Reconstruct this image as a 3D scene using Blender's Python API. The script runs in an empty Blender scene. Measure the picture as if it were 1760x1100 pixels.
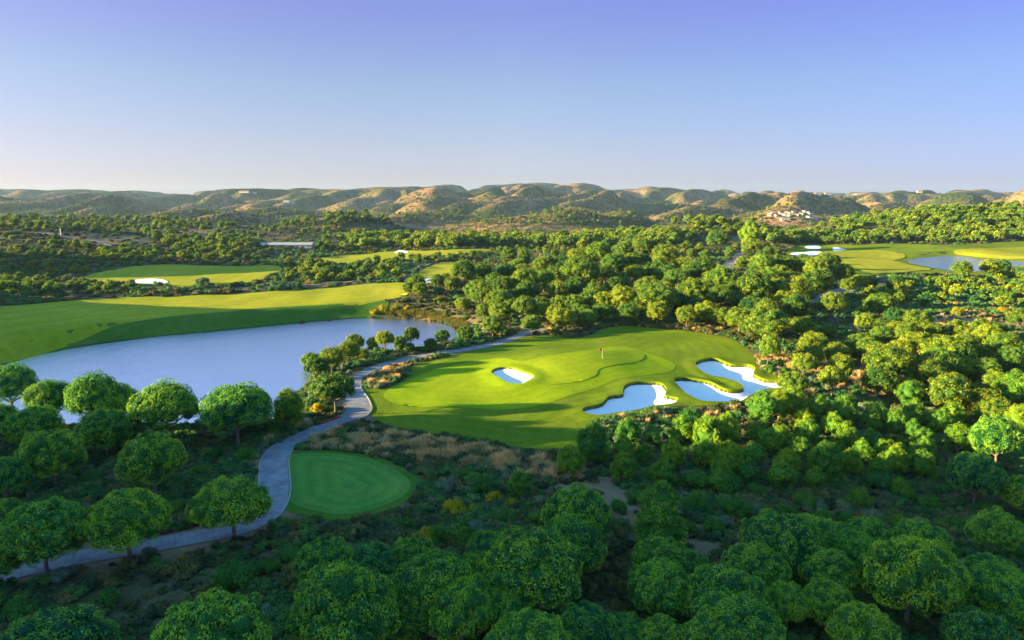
import bpy, math, random
import numpy as np
from mathutils import Vector
from mathutils.geometry import delaunay_2d_cdt
random.seed(7)
RNG = np.random.default_rng(11)
S = bpy.context.scene
COL = S.collection
R = math.radians

# ------------------------------------------------------------------ camera
CAMZ = 36.0; PITCH = 9.8; F = 1190.0          # F in pixels of a 1760 px wide picture
cam = bpy.data.objects.new('camera', bpy.data.cameras.new('camera'))
COL.objects.link(cam)
cam.location = (0, 0, CAMZ); cam.rotation_euler = (R(90 - PITCH), 0, 0)
cam.data.sensor_width = 36; cam.data.lens = 36 * F / 1760
cam.data.clip_start = 0.5; cam.data.clip_end = 40000
S.camera = cam

# ------------------------------------------------------------------ light
SUN_EL = 10.0; SUN_AHEAD = -7.0       # low sun from the left, a touch behind the camera
w = bpy.data.worlds.new('World'); S.world = w; w.use_nodes = True
nt = w.node_tree; nt.nodes.clear()
wo = nt.nodes.new('ShaderNodeOutputWorld'); bg = nt.nodes.new('ShaderNodeBackground')
sky = nt.nodes.new('ShaderNodeTexSky'); sky.sky_type = 'NISHITA'; sky.sun_disc = False
sky.sun_elevation = R(SUN_EL); sky.sun_rotation = R(-90 + SUN_AHEAD)
sky.air_density = 1.0; sky.dust_density = 0.6; sky.ozone_density = 2.5; sky.altitude = 100
# a tint by elevation: cyan boost overhead added to fill shade, lavender below, pale and pinkish at the horizon
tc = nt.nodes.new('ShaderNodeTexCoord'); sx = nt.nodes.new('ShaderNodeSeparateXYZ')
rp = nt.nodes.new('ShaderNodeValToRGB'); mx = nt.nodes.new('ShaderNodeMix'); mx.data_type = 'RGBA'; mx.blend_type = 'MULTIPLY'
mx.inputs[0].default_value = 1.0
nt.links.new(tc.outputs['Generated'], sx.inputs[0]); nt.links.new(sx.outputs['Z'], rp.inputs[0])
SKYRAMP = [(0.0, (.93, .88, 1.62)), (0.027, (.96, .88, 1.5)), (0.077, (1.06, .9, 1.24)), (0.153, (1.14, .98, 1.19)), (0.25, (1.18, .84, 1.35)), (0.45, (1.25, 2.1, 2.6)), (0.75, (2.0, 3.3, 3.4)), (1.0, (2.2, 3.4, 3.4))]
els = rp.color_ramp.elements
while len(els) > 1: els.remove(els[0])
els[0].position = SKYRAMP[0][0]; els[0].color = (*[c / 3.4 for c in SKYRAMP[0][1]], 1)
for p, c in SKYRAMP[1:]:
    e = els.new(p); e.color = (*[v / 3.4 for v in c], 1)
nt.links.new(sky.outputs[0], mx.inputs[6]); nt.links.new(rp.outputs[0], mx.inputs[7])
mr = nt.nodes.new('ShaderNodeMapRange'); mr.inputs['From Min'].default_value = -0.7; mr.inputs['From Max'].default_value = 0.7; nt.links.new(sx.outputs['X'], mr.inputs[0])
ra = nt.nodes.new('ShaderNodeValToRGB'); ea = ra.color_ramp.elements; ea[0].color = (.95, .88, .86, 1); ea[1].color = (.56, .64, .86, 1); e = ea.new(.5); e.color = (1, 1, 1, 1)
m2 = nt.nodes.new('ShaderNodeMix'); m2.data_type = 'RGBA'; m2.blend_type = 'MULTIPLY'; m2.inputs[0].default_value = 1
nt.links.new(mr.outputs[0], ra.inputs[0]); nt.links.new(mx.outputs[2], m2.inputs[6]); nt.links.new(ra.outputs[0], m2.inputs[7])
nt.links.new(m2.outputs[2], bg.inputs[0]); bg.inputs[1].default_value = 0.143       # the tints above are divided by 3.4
nt.links.new(bg.outputs[0], wo.inputs[0])
sd = bpy.data.lights.new('sun', 'SUN'); sd.energy = 5.0; sd.angle = R(0.5); sd.color = (1.0, 0.8, 0.38)
so = bpy.data.objects.new('sun', sd); COL.objects.link(so); so.location = (-200, 0, 200)
tosun = Vector((-math.cos(R(SUN_EL)) * math.cos(R(SUN_AHEAD)), math.cos(R(SUN_EL)) * math.sin(R(SUN_AHEAD)), math.sin(R(SUN_EL))))
so.rotation_euler = tosun.to_track_quat('Z', 'Y').to_euler()
S.view_settings.view_transform = 'Standard'; S.view_settings.look = 'None'
S.view_settings.exposure = 2.3; S.view_settings.gamma = 1

# ------------------------------------------------------------------ helpers
def tag(o, label=None, cat=None, group=None, kind=None):
    if label: o['label'] = label
    if cat: o['category'] = cat
    if group: o['group'] = group
    if kind: o['kind'] = kind
    return o
def mesh_np(name, V, Fc, mat=None, smooth=False, tone=None):
    V = np.asarray(V, np.float32); me = bpy.data.meshes.new(name)
    me.vertices.add(len(V)); me.vertices.foreach_set('co', V.ravel())
    if isinstance(Fc, np.ndarray):
        n, k = Fc.shape; loops = Fc.ravel(); starts = np.arange(n) * k; tot = np.full(n, k)
    else:
        tot = np.array([len(f) for f in Fc]); starts = np.concatenate([[0], np.cumsum(tot)[:-1]])
        loops = np.concatenate([np.asarray(f) for f in Fc])
    me.loops.add(len(loops)); me.loops.foreach_set('vertex_index', loops.astype(np.int32))
    me.polygons.add(len(tot)); me.polygons.foreach_set('loop_start', starts.astype(np.int32))
    me.polygons.foreach_set('loop_total', tot.astype(np.int32))
    me.update(calc_edges=True); me.validate()
    me.polygons.foreach_set('use_smooth', np.full(len(me.polygons), smooth))
    if tone is not None:
        a = me.attributes.new('tone', 'FLOAT', 'POINT'); a.data.foreach_set('value', np.asarray(tone, np.float32))
    if mat: me.materials.append(mat)
    return me
def obj(name, me, parent=None, link=True):
    o = bpy.data.objects.new(name, me)
    if link: COL.objects.link(o)
    if parent: o.parent = parent
    return o
def empty(name, loc, rz=0):
    o = bpy.data.objects.new(name, None); COL.objects.link(o)
    o.location = loc; o.rotation_euler = (0, 0, rz); o.empty_display_size = 0.5
    return o

def ray(px, py):
    """unit-ish direction (y forward = 1 before pitch) of picture points"""
    px = np.asarray(px, float); py = np.asarray(py, float)
    u = (px - 880) / F; v = -(py - 550) / F
    c, s = math.cos(R(PITCH)), math.sin(R(PITCH))
    dy = c + v * s; dz = -s + v * c
    return u / dy, dz / dy           # x and z travelled per metre of y
def project(x, y, z):
    c, s = math.cos(R(PITCH)), math.sin(R(PITCH)); zz = z - CAMZ
    d = y * c - zz * s; up = y * s + zz * c
    return 880 + F * x / d, 550 - F * up / d, d

# numpy gradient noise
_perm = RNG.permutation(4096); _g = RNG.uniform(0, 2 * np.pi, 4096)
def pnoise(x, y, seed=0):
    xi = np.floor(x).astype(int); yi = np.floor(y).astype(int); xf = x - xi; yf = y - yi
    def gr(ix, iy, dx, dy):
        h = _g[_perm[(ix * 57 + _perm[(iy + seed * 131) & 4095]) & 4095]]
        return np.cos(h) * dx + np.sin(h) * dy
    u = xf * xf * xf * (xf * (xf * 6 - 15) + 10); v = yf * yf * yf * (yf * (yf * 6 - 15) + 10)
    a = gr(xi, yi, xf, yf); b = gr(xi + 1, yi, xf - 1, yf); c = gr(xi, yi + 1, xf, yf - 1); d = gr(xi + 1, yi + 1, xf - 1, yf - 1)
    return (a + u * (b - a)) * (1 - v) + (c + u * (d - c)) * v
def sstep(a, b, x):
    t = np.clip((x - a) / (b - a), 0, 1); return t * t * (3 - 2 * t)

def sdf(poly, x, y):
    """signed distance, positive inside; poly (n,2)"""
    x = np.asarray(x, float); y = np.asarray(y, float)
    d = np.full(x.shape, 1e18); ins = np.zeros(x.shape, bool); n = len(poly)
    for i in range(n):
        ax, ay = poly[i]; bx, by = poly[(i + 1) % n]
        ex, ey = bx - ax, by - ay; wx, wy = x - ax, y - ay
        t = np.clip((wx * ex + wy * ey) / (ex * ex + ey * ey + 1e-12), 0, 1)
        d = np.minimum(d, (wx - ex * t) ** 2 + (wy - ey * t) ** 2)
        c = ((ay <= y) & (by > y)) | ((by <= y) & (ay > y))
        if c.any():
            xx = ax + (y - ay) / (by - ay + 1e-15) * ex
            ins ^= c & (x < xx)
    d = np.sqrt(d); return np.where(ins, d, -d)
def sdf_box(poly, x, y, pad=12):
    """like sdf, but evaluated only near the polygon"""
    p = np.asarray(poly); out = np.full(np.shape(x), -1e3)
    m = (x > p[:, 0].min() - pad) & (x < p[:, 0].max() + pad) & (y > p[:, 1].min() - pad) & (y < p[:, 1].max() + pad)
    if m.any(): out[m] = sdf(poly, x[m], y[m])
    return out
def spline(P, closed=True, k=6):
    P = np.asarray(P, float); n = len(P); out = []
    rng = range(n) if closed else range(n - 1)
    for i in rng:
        if closed: a, b, c, d = P[i - 1], P[i], P[(i + 1) % n], P[(i + 2) % n]
        else: a, b, c, d = P[max(i - 1, 0)], P[i], P[i + 1], P[min(i + 2, n - 1)]
        for j in range(k):
            t = j / k
            out.append(0.5 * (2 * b + (c - a) * t + (2 * a - 5 * b + 4 * c - d) * t * t + (3 * b - a - 3 * c + d) * t ** 3))
    if not closed: out.append(P[-1])
    return np.array(out)

# ------------------------------------------------------------------ base terrain
def G(x, y, cx, cy, rx, ry, h): return h * np.exp(-((x - cx) / rx) ** 2 - ((y - cy) / ry) ** 2)
def zbase(x, y):
    x = np.asarray(x, float); y = np.asarray(y, float)
    z = 0.0 * x
    z = z + 56 * np.exp(-((x + 207) / 60) ** 2 - ((y - 10) / 78) ** 4)           # ridge left of the view that shades the foreground
    z = z + G(x, y, -258, 176, 70, 58, 40)          # hill left of the lake
    z = z + G(x, y, -440, 330, 82, 62, 60)          # shoulder that shades the second fairway
    z = z + G(x, y, -420, 500, 190, 95, 19)         # scrubby hill in the left distance
    z = z + G(x, y, -560, 900, 260, 120, 16)
    z = z + G(x, y, -330, 720, 100, 65, 13) + G(x, y, -190, 830, 70, 70, 26)
    z = z + G(x, y, 160, 590, 70, 60, 17)           # wooded knoll
    z = z + G(x, y, 400, 650, 150, 85, 22) + G(x, y, 720, 640, 260, 130, 24)
    z = z + G(x, y, 60, 300, 75, 60, 6)
    z = z + G(x, y, 85, 85, 45, 45, -5.5)           # dip at lower right
    z = z + G(x, y, 130, 130, 35, 50, 3)
    z = z + G(x, y, 12, 150, 18, 14, 2.1)           # the green stands a little proud
    far = sstep(230, 600, y)
    z = z + pnoise(x / 17, y / 17, 1) * 0.55 + pnoise(x / 7, y / 7, 2) * 0.12 + far * pnoise(x / 70, y / 70, 3) * 5
    z = z + sstep(850, 1300, y) * pnoise(x / 160, y / 160, 4) * 9
    z = z - 24 * sstep(620, 1100, y) * np.exp(-((x / np.maximum(y, 1)) / 0.42) ** 2)
    return z
def cast(px, py, zf, add=None, y0=30, y1=6500, n=900):
    """first point where the picture ray meets height zf (+ add(y) metres)"""
    kx, kz = ray(px, py); ys = np.geomspace(y0, y1, n)
    kx = np.atleast_1d(kx); kz = np.atleast_1d(kz); hit = np.full(kx.shape, np.nan); prev = np.full(kx.shape, 1.0); yp = ys[0]
    for yy in ys:
        g = CAMZ + kz * yy - zf(kx * yy, np.full(kx.shape, yy)) - (add(yy, kx, kz) if add else 0)
        m = np.isnan(hit) & (g <= 0)
        hit[m] = (yp + (yy - yp) * (prev / (prev - g + 1e-9)))[m]
        prev = g; yp = yy
        if not np.isnan(hit).any(): break
    return kx * hit, hit
def W(pts, zf=zbase):
    P = np.array(pts, float); x, y = cast(P[:, 0], P[:, 1], zf); return np.stack([x, y], 1)
def Wz(pts, z): return W(pts, lambda x, y: np.full(np.shape(x), z))

# ------------------------------------------------------------------ outlines read off the photograph, laid on the terrain
LAKE_Z = -3.5; POND_Z = -0.6
lake = spline(Wz([(-260, 690), (-120, 655), (0, 628), (60, 612), (120, 600), (200, 588), (280, 578), (360, 571), (440, 563), (520, 555), (590, 549), (640, 546),
    (700, 548), (740, 552), (775, 560), (792, 570), (797, 583), (785, 594), (740, 606), (700, 614), (650, 618), (600, 628), (560, 640), (530, 655), (513, 672), (515, 695),
    (505, 712), (470, 732), (430, 745), (300, 752), (200, 752), (100, 750), (0, 745), (-200, 770), (-380, 790), (-400, 740)], LAKE_Z), k=4)
pond = spline(Wz([(1563, 451), (1575, 445), (1600, 442), (1640, 439), (1660, 440), (1680, 445), (1710, 447), (1750, 449), (1800, 452), (1760, 457), (1720, 459), (1700, 463), (1680, 466), (1650, 466), (1622, 463), (1590, 457)], POND_Z), k=4)
B1 = [(845, 643), (849, 637), (865, 633), (885, 634), (898, 639), (913, 644), (918, 650), (905, 658), (895, 662), (873, 660), (864, 655), (856, 650)]
B2 = [(1001, 709), (1005, 703), (1033, 696), (1044, 685), (1055, 682), (1069, 680), (1072, 667), (1084, 660), (1105, 658), (1133, 660), (1145, 669), (1146, 676), (1143, 681), (1155, 684), (1166, 688), (1156, 696), (1124, 700), (1096, 707), (1060, 712), (1033, 716), (1008, 713)]
B3 = [(1195, 625), (1215, 618), (1231, 618), (1247, 624), (1258, 628), (1284, 628), (1298, 634), (1295, 644), (1302, 649), (1315, 654), (1338, 655), (1349, 658), (1350, 667), (1315, 672), (1290, 682), (1271, 692), (1235, 693), (1202, 690), (1176, 676), (1158, 655), (1169, 651), (1187, 652), (1220, 658), (1242, 669), (1260, 672), (1275, 670), (1276, 665), (1265, 658), (1242, 651), (1220, 647), (1204, 638)]
BUNK = [(B1, 0.8, 'small bean shaped sand bunker left of the putting green, its right side sunlit'),
        (B2, 1.1, 'pale sand bunker with a scalloped back edge, front of the putting green'),
        (B3, 1.3, 'largest sand bunker, wrapped around a tongue of grass, right of the green'),
        ([(230, 484), (240, 481), (270, 480), (287, 484), (284, 488), (240, 488)], 0.6, 'white sand bunker beside a round bush on the shaded fairway at far left'),
        ([(728, 483), (735, 479), (744, 480), (746, 484), (738, 488), (730, 487)], 0.6, 'tiny white sand bunker at the left foot of the pine grove'),
        ([(678, 434), (686, 431), (698, 432), (700, 435), (684, 436)], 0.3, 'sliver of a sand bunker on the far fairway in front of the dark tree line'),
        ([(1359, 436), (1374, 434), (1382, 434), (1400, 432), (1414, 434), (1405, 439), (1391, 441), (1364, 441)], 0.3, 'long white sand bunker nearest the pines on the right hand golf hole'),
        ([(1383, 425), (1398, 422), (1412, 426), (1402, 429), (1390, 428)], 0.3, 'farthest small sand bunker behind the long one on the right hand golf hole'),
        ([(1431, 427), (1440, 426), (1455, 430), (1464, 431), (1455, 435), (1438, 434)], 0.3, 'white sand bunker at the edge of the striped fairway, toward the far pond')]
BW = [(spline(W(b), k=4), d, l) for b, d, l in BUNK]
tee = spline(W([(496, 787), (527, 784), (582, 787), (627, 794), (664, 807), (695, 827), (706, 844), (691, 864), (655, 880), (618, 889), (582, 891), (545, 885), (511, 874), (496, 862), (497, 842), (496, 818), (496, 798)]), k=4)
green = spline(W([(918, 627), (942, 618), (978, 611), (1015, 603), (1050, 601), (1080, 603), (1104, 609), (1108, 615), (1096, 622), (1051, 629), (1029, 636), (1024, 646), (996, 656), (949, 661), (936, 651), (931, 642), (918, 634)]), k=4)
apron = spline(W([(1162, 631), (1145, 640), (1100, 646), (1060, 652), (1030, 665), (987, 678), (924, 698), (869, 704), (800, 700), (720, 700), (668, 690), (662, 675), (700, 655), (760, 632), (851, 616), (896, 621), (940, 612), (985, 605), (1040, 597), (1090, 599), (1120, 610), (1150, 621)]), k=4)
surround = spline(W([(622, 680), (640, 716), (662, 728), (720, 741), (800, 752), (880, 768), (950, 773), (988, 768), (1000, 755), (1020, 728), (1100, 712), (1165, 700), (1250, 697), (1330, 682), (1362, 676), (1364, 652), (1330, 645), (1305, 636), (1290, 605), (1240, 578), (1150, 566), (1060, 560), (1000, 580), (930, 577), (880, 584), (840, 595), (760, 615), (712, 628), (700, 650), (660, 668), (632, 668)]), k=4)
fairA = spline(W([(-200, 600), (-200, 545), (0, 528), (167, 514), (341, 508), (470, 501), (600, 492), (680, 486), (702, 492), (698, 508), (640, 520), (600, 523), (510, 527), (423, 533), (320, 542), (218, 554), (120, 570), (0, 596), (-120, 622)]), k=4)
fairB = spline(W([(150, 474), (200, 463), (245, 457), (307, 455), (409, 458), (470, 456), (484, 462), (467, 474), (443, 482), (400, 490), (341, 494), (286, 492), (211, 487), (150, 484)]), k=4)
fairC = spline(W([(530, 449), (600, 438), (650, 434), (700, 431), (760, 430), (835, 428), (838, 432), (800, 436), (760, 440), (720, 444), (640, 450), (580, 455), (545, 454)]), k=4)
fairD = spline(W([(722, 466), (750, 454), (790, 452), (785, 470), (770, 479), (722, 481)]), k=4)
fairE = spline(W([(1350, 437), (1370, 424), (1395, 420), (1470, 421), (1550, 419), (1620, 421), (1700, 418), (1760, 415), (1900, 414), (1950, 450), (1760, 458), (1700, 472), (1625, 471), (1560, 472), (1500, 478), (1465, 474), (1430, 458), (1380, 446)]), k=4)
fairF = spline(W([(1440, 481), (1475, 484), (1532, 489), (1525, 497), (1500, 501), (1450, 497)]), k=4)
def strip(pts, widths, zf=zbase, k=6):
    C = spline(W(pts, zf), closed=False, k=k); n = len(C); wd = np.interp(np.linspace(0, 1, n), np.linspace(0, 1, len(widths)), widths)
    T = np.gradient(C, axis=0); T /= np.linalg.norm(T, axis=1)[:, None]; N = np.stack([-T[:, 1], T[:, 0]], 1)
    return C, T, N, wd
PATH_PTS = [(-90, 1008), (0, 989), (100, 966), (180, 951), (270, 936), (330, 925), (385, 915), (430, 902), (462, 880), (472, 850), (472, 820), (474, 793), (490, 769), (520, 750), (560, 734), (598, 720), (616, 706), (614, 688), (606, 670), (610, 654), (625, 641), (650, 631), (700, 618), (760, 607), (820, 598), (870, 586), (903, 574), (935, 565)]
pathS = strip(PATH_PTS, [3.2] * 8 + [3.5, 3.7, 3.7, 3.6, 3.4, 3.4, 3.6, 4.2, 4.4, 4.0, 3.2] + [3.0] * 9)
roadS = strip([(1300, 426), (1270, 436), (1268, 446), (1252, 456), (1252, 472), (1262, 492), (1290, 510), (1325, 518), (1365, 521), (1400, 519), (1425, 507), (1450, 498), (1480, 492), (1520, 489)], [5, 7, 7, 6, 5, 4, 4.5, 5, 5, 5, 4.5, 4, 4])
dirtS = strip([(1595, 548), (1640, 553), (1700, 557), (1760, 558), (1850, 560)], [3.5, 4.5, 5, 5])
trackS = strip([(1440, 906), (1470, 917), (1524, 935), (1600, 958), (1696, 990), (1800, 1030)], [1.5, 2.6, 2.4, 2.8, 3])
farpathS = strip([(395, 499), (450, 496), (520, 491), (590, 486), (640, 478), (680, 470), (712, 462), (740, 453)], [2.2, 2.2])
dirt2S = strip([(60, 400), (110, 408), (165, 415), (200, 427), (235, 437)], [3.5, 3])
def band(s, extra=0):
    C, T, N, wd = s; h = (wd / 2 + extra)[:, None]; return np.concatenate([C + N * h, (C - N * h)[::-1]])

# ------------------------------------------------------------------ final terrain grid
def axis(dense0, dense1, step, end0, end1, g=1.045, mxs=14):
    a = list(np.arange(dense0, dense1 + 1e-6, step)); s = step
    while a[-1] < end1: s = min(s * g, mxs); a.append(a[-1] + s)
    s = step; b = [dense0]
    while b[-1] > end0: s = min(s * g, mxs); b.append(b[-1] - s)
    return np.array(b[::-1][:-1] + a)
GX = axis(-62, 78, 0.55, -1700, 1700); GY = axis(86, 200, 0.55, -120, 1750, 1.03, 9)
XX, YY = np.meshgrid(GX, GY)
ZZ = zbase(XX, YY)
sl = sdf_box(lake, XX, YY, 40)
bankw = 6 + 5 * sstep(150, 200, YY)
near = sl > -bankw - 0.01
t = sstep(0, 1, np.clip((-sl) / bankw, 0, 1))
ZZ = np.where(sl > 0, LAKE_Z - 0.15 - 0.25 * np.clip(sl, 0, 4), np.where(near, (LAKE_Z - 0.15) * (1 - t) + ZZ * t, ZZ))
sp = sdf_box(pond, XX, YY, 30); t = sstep(0, 1, np.clip(-sp / 9, 0, 1))
ZZ = np.where(sp > 0, POND_Z - 0.2 - 0.2 * np.clip(sp, 0, 4), np.where(sp > -9, (POND_Z - 0.2) * (1 - t) + ZZ * t, ZZ))
for bp, d, l in BW[:3]:
    s_ = sdf_box(bp, XX, YY, 14); ZZ = ZZ + 0.32 * np.exp(-((s_ + 0.4) / 2.0) ** 2)
st = sdf_box(tee, XX, YY, 12); tz = float(np.mean(zbase(tee[:, 0], tee[:, 1]))) + 0.5
t = sstep(-5.5, -0.4, st); ZZ = ZZ * (1 - t) + tz * t
def flatten_path(s, zz, zref):
    C, T, N, wd = s; cz = zref(C[:, 0], C[:, 1])
    k = np.ones(5) / 5; cz = np.convolve(np.pad(cz, 2, mode='edge'), k, 'valid')
    m = sdf_box(band(s), XX, YY, 8) > -6
    xs, ys = XX[m], YY[m]; d2 = np.full(xs.shape, 1e9); zc = np.zeros(xs.shape)
    for i in range(len(C) - 1):
        e = C[i + 1] - C[i]; tt = np.clip(((xs - C[i, 0]) * e[0] + (ys - C[i, 1]) * e[1]) / (e @ e), 0, 1)
        dd = np.hypot(xs - C[i, 0] - e[0] * tt, ys - C[i, 1] - e[1] * tt); u = dd < d2
        d2[u] = dd[u]; zc[u] = (cz[i] + (cz[i + 1] - cz[i]) * tt)[u]
    t = 1 - sstep(2.3, 5.5, d2); zz[m] = zz[m] * (1 - t) + zc * t
    return zz
def make_zf(Z):
    def zf(x, y):
        x = np.asarray(x, float); y = np.asarray(y, float)
        i = np.clip(np.searchsorted(GX, x) - 1, 0, len(GX) - 2); j = np.clip(np.searchsorted(GY, y) - 1, 0, len(GY) - 2)
        u = np.clip((x - GX[i]) / (GX[i + 1] - GX[i]), 0, 1); v = np.clip((y - GY[j]) / (GY[j + 1] - GY[j]), 0, 1)
        return (Z[j, i] * (1 - u) + Z[j, i + 1] * u) * (1 - v) + (Z[j + 1, i] * (1 - u) + Z[j + 1, i + 1] * u) * v
    return zf
ZZ = flatten_path(pathS, ZZ, make_zf(ZZ))
zground = make_zf(ZZ)
ZM = ZZ.copy()                                    # the ground mesh itself is dug out under the near bunkers
for bp, d, l in BW[:3]: ZM -= (d + 0.7) * sstep(0.0, 0.5, sdf_box(bp, XX, YY, 14))

# far hills
CREST_PX = [(-900, 322), (-300, 326), (0, 327), (60, 330), (160, 331), (300, 334), (420, 327), (520, 328), (600, 332), (700, 326), (740, 323), (830, 322), (930, 319), (1000, 321), (1060, 328), (1110, 324), (1180, 328), (1230, 326), (1300, 334), (1370, 330), (1420, 335), (1500, 334), (1600, 332), (1680, 329), (1760, 327), (2100, 322), (2700, 322)]
def zhill(x, y):
    x = np.asarray(x, float); y = np.asarray(y, float)
    px = 880 + F * x / np.maximum(y, 1) * 1.0
    cy = np.interp(px, [p[0] for p in CREST_PX], [p[1] for p in CREST_PX])
    ang = np.tan(np.radians(9.8) * 0 + np.arctan((550 - cy) / F) - R(PITCH))
    crest = CAMZ + 4600 * ang - 12
    s = sstep(1250, 4300, y) * (1 - 0.25 * sstep(5000, 6800, y))
    wx = x + 120 * pnoise(x / 700, y / 700, 21); wy = y + 120 * pnoise(x / 700, y / 700, 22)
    ac = wx * .82 - wy * .57; al = wx * .57 + wy * .82
    sa = lambda v, e: np.sqrt(v * v + e * e) - e
    b1 = sa(pnoise(ac / 560 + 3, al / 1500, 23), .02); b2 = sa(pnoise(ac / 270, al / 700 + 7, 24), .04); b3 = sa(pnoise(ac / 125 + 5, al / 260, 25), .07); b4 = pnoise(x / 45, y / 45, 26)
    rel = 230 * b1 + 230 * b2 + 120 * b3 + 6 * b4 + 14 * sa(pnoise(x / 62, y / 90, 27), .1)
    k = sstep(1000, 1450, y) * (0.42 + 0.58 * sstep(1500, 2800, y))
    z = -24 + 26 * sstep(1080, 1400, y) + s * (crest - 14) + (rel - 122) * k * 0.85
    top = CAMZ + np.maximum(y, 1) * ang              # crest line as seen from the valley: let no hump stand much above it
    over = z - (top - 9)
    return np.where(over > 0, top - 9 + 34 * (1 - np.exp(-over / 34.0)), z)
HX = np.concatenate([np.arange(-7000, -2600, 45), np.arange(-2600, 2600, 17), np.arange(2600, 7001, 45)])
HY = np.concatenate([np.arange(1080, 3600, 15), np.arange(3600, 5400, 24), np.arange(5400, 7800, 70)])
HXX, HYY = np.meshgrid(HX, HY); HZ = zhill(HXX, HYY)
HZ -= 40 * (1 - sstep(1080, 1180, HYY))
def zh(x, y):
    x = np.asarray(x, float); y = np.asarray(y, float)
    i = np.clip(np.searchsorted(HX, x) - 1, 0, len(HX) - 2); j = np.clip(np.searchsorted(HY, y) - 1, 0, len(HY) - 2)
    u = np.clip((x - HX[i]) / (HX[i + 1] - HX[i]), 0, 1); v = np.clip((y - HY[j]) / (HY[j + 1] - HY[j]), 0, 1)
    return np.where(y < 1080, -100, (HZ[j, i] * (1 - u) + HZ[j, i + 1] * u) * (1 - v) + (HZ[j + 1, i] * (1 - u) + HZ[j + 1, i + 1] * u) * v)
def zall(x, y): return np.maximum(np.where(np.asarray(y) < 1740, zground(x, y), -100), zh(x, y))

# ------------------------------------------------------------------ materials
def new_mat(name):
    m = bpy.data.materials.new(name); m.use_nodes = True; t = m.node_tree; t.nodes.clear()
    o = t.nodes.new('ShaderNodeOutputMaterial'); p = t.nodes.new('ShaderNodeBsdfPrincipled'); t.links.new(p.outputs[0], o.inputs[0])
    return m, t, p, o
def N(t, typ, **kw):
    n = t.nodes.new(typ)
    for k, v in kw.items():
        if hasattr(n, k): setattr(n, k, v)
    return n
def noise(t, vec, scale, detail=4, rough=0.55):
    n = t.nodes.new('ShaderNodeTexNoise'); n.inputs['Scale'].default_value = scale; n.inputs['Detail'].default_value = detail; n.inputs['Roughness'].default_value = rough
    t.links.new(vec, n.inputs['Vector']); return n.outputs['Fac']
def ramp(t, fac, stops):
    r = t.nodes.new('ShaderNodeValToRGB'); e = r.color_ramp.elements
    e[0].position = stops[0][0]; e[0].color = (*stops[0][1], 1); e[1].position = stops[-1][0]; e[1].color = (*stops[-1][1], 1)
    for p, c in stops[1:-1]: q = e.new(p); q.color = (*c, 1)
    t.links.new(fac, r.inputs[0]); return r.outputs[0]
def mixc(t, fac, a, b, mode='MIX'):
    m = t.nodes.new('ShaderNodeMix'); m.data_type = 'RGBA'; m.blend_type = mode
    for v, i in ((fac, 0), (a, 6), (b, 7)):
        if isinstance(v, (int, float)): m.inputs[i].default_value = v
        elif isinstance(v, tuple): m.inputs[i].default_value = (*v, 1)
        else: t.links.new(v, m.inputs[i])
    return m.outputs[2]
def math_(t, op, a, b=0.0, clamp=False):
    m = t.nodes.new('ShaderNodeMath'); m.operation = op; m.use_clamp = clamp
    for v, i in ((a, 0), (b, 1)):
        if isinstance(v, (int, float)): m.inputs[i].default_value = v
        else: t.links.new(v, m.inputs[i])
    return m.outputs[0]
def pos(t): return t.nodes.new('ShaderNodeNewGeometry').outputs['Position']
def bump(t, p, h, strength, dist):
    b = t.nodes.new('ShaderNodeBump'); b.inputs['Strength'].default_value = strength; b.inputs['Distance'].default_value = dist
    t.links.new(h, b.inputs['Height']); t.links.new(b.outputs[0], p.inputs['Normal'])

def grass_mat(name, c0, c1, c2, sc=0.35, b=0.35, wear=None, ring=None):
    m, t, p, o = new_mat(name); v = pos(t)
    big = noise(t, v, sc * 0.15, 3); mid = noise(t, v, sc * 2.2, 5, 0.65); fine = noise(t, v, 9, 3, 0.7)
    c = ramp(t, big, [(0.3, c0), (0.5, c1), (0.7, c2)])
    c = mixc(t, 1.0, c, ramp(t, mid, [(0.25, (0.78, 0.8, 0.75)), (0.75, (1.2, 1.16, 1.1))]), 'MULTIPLY')
    c = mixc(t, 1.0, c, ramp(t, fine, [(0.2, (0.72, 0.74, 0.7)), (0.8, (1.25, 1.22, 1.2))]), 'MULTIPLY')
    if ring:                                  # mowing rings that follow the outline: 'tone' holds metres from the edge
        at = t.nodes.new('ShaderNodeAttribute'); at.attribute_name = 'tone'
        q = math_(t, 'ADD', math_(t, 'DIVIDE', at.outputs['Fac'], ring[0]), math_(t, 'MULTIPLY', mid, 0.9))
        w_ = math_(t, 'ADD', math_(t, 'MULTIPLY', math_(t, 'SINE', math_(t, 'MULTIPLY', q, 6.2832)), 0.5), 0.5)
        c = mixc(t, 1.0, c, ramp(t, w_, [(0.0, (1 - ring[1],) * 3), (1.0, (1 + ring[1], 1 + ring[1], 1.0))]), 'MULTIPLY')
    if wear: c = mixc(t, math_(t, 'MULTIPLY', ramp(t, noise(t, v, 0.22, 6, 0.7), [(0.52, (0, 0, 0)), (0.68, (1, 1, 1))]), wear[0]), c, wear[1])
    t.links.new(c, p.inputs['Base Color']); p.inputs['Roughness'].default_value = 0.85; p.inputs['Specular IOR Level'].default_value = 0.04
    
    bump(t, p, mixc(t, 0.5, noise(t, v, 6, 4, 0.7), noise(t, v, 1.3, 4)), b, 0.25)
    return m
M = {}
M['green'] = grass_mat('putting_green', (0.27, 0.35, 0.006), (0.31, 0.38, 0.008), (0.35, 0.4, 0.01), b=0.08, ring=(2.4, .035))
M['apron'] = grass_mat('apron_grass', (0.2, 0.3, 0.004), (0.25, 0.34, 0.005), (0.3, 0.37, 0.007), b=0.15, ring=(3, .05))
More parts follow.
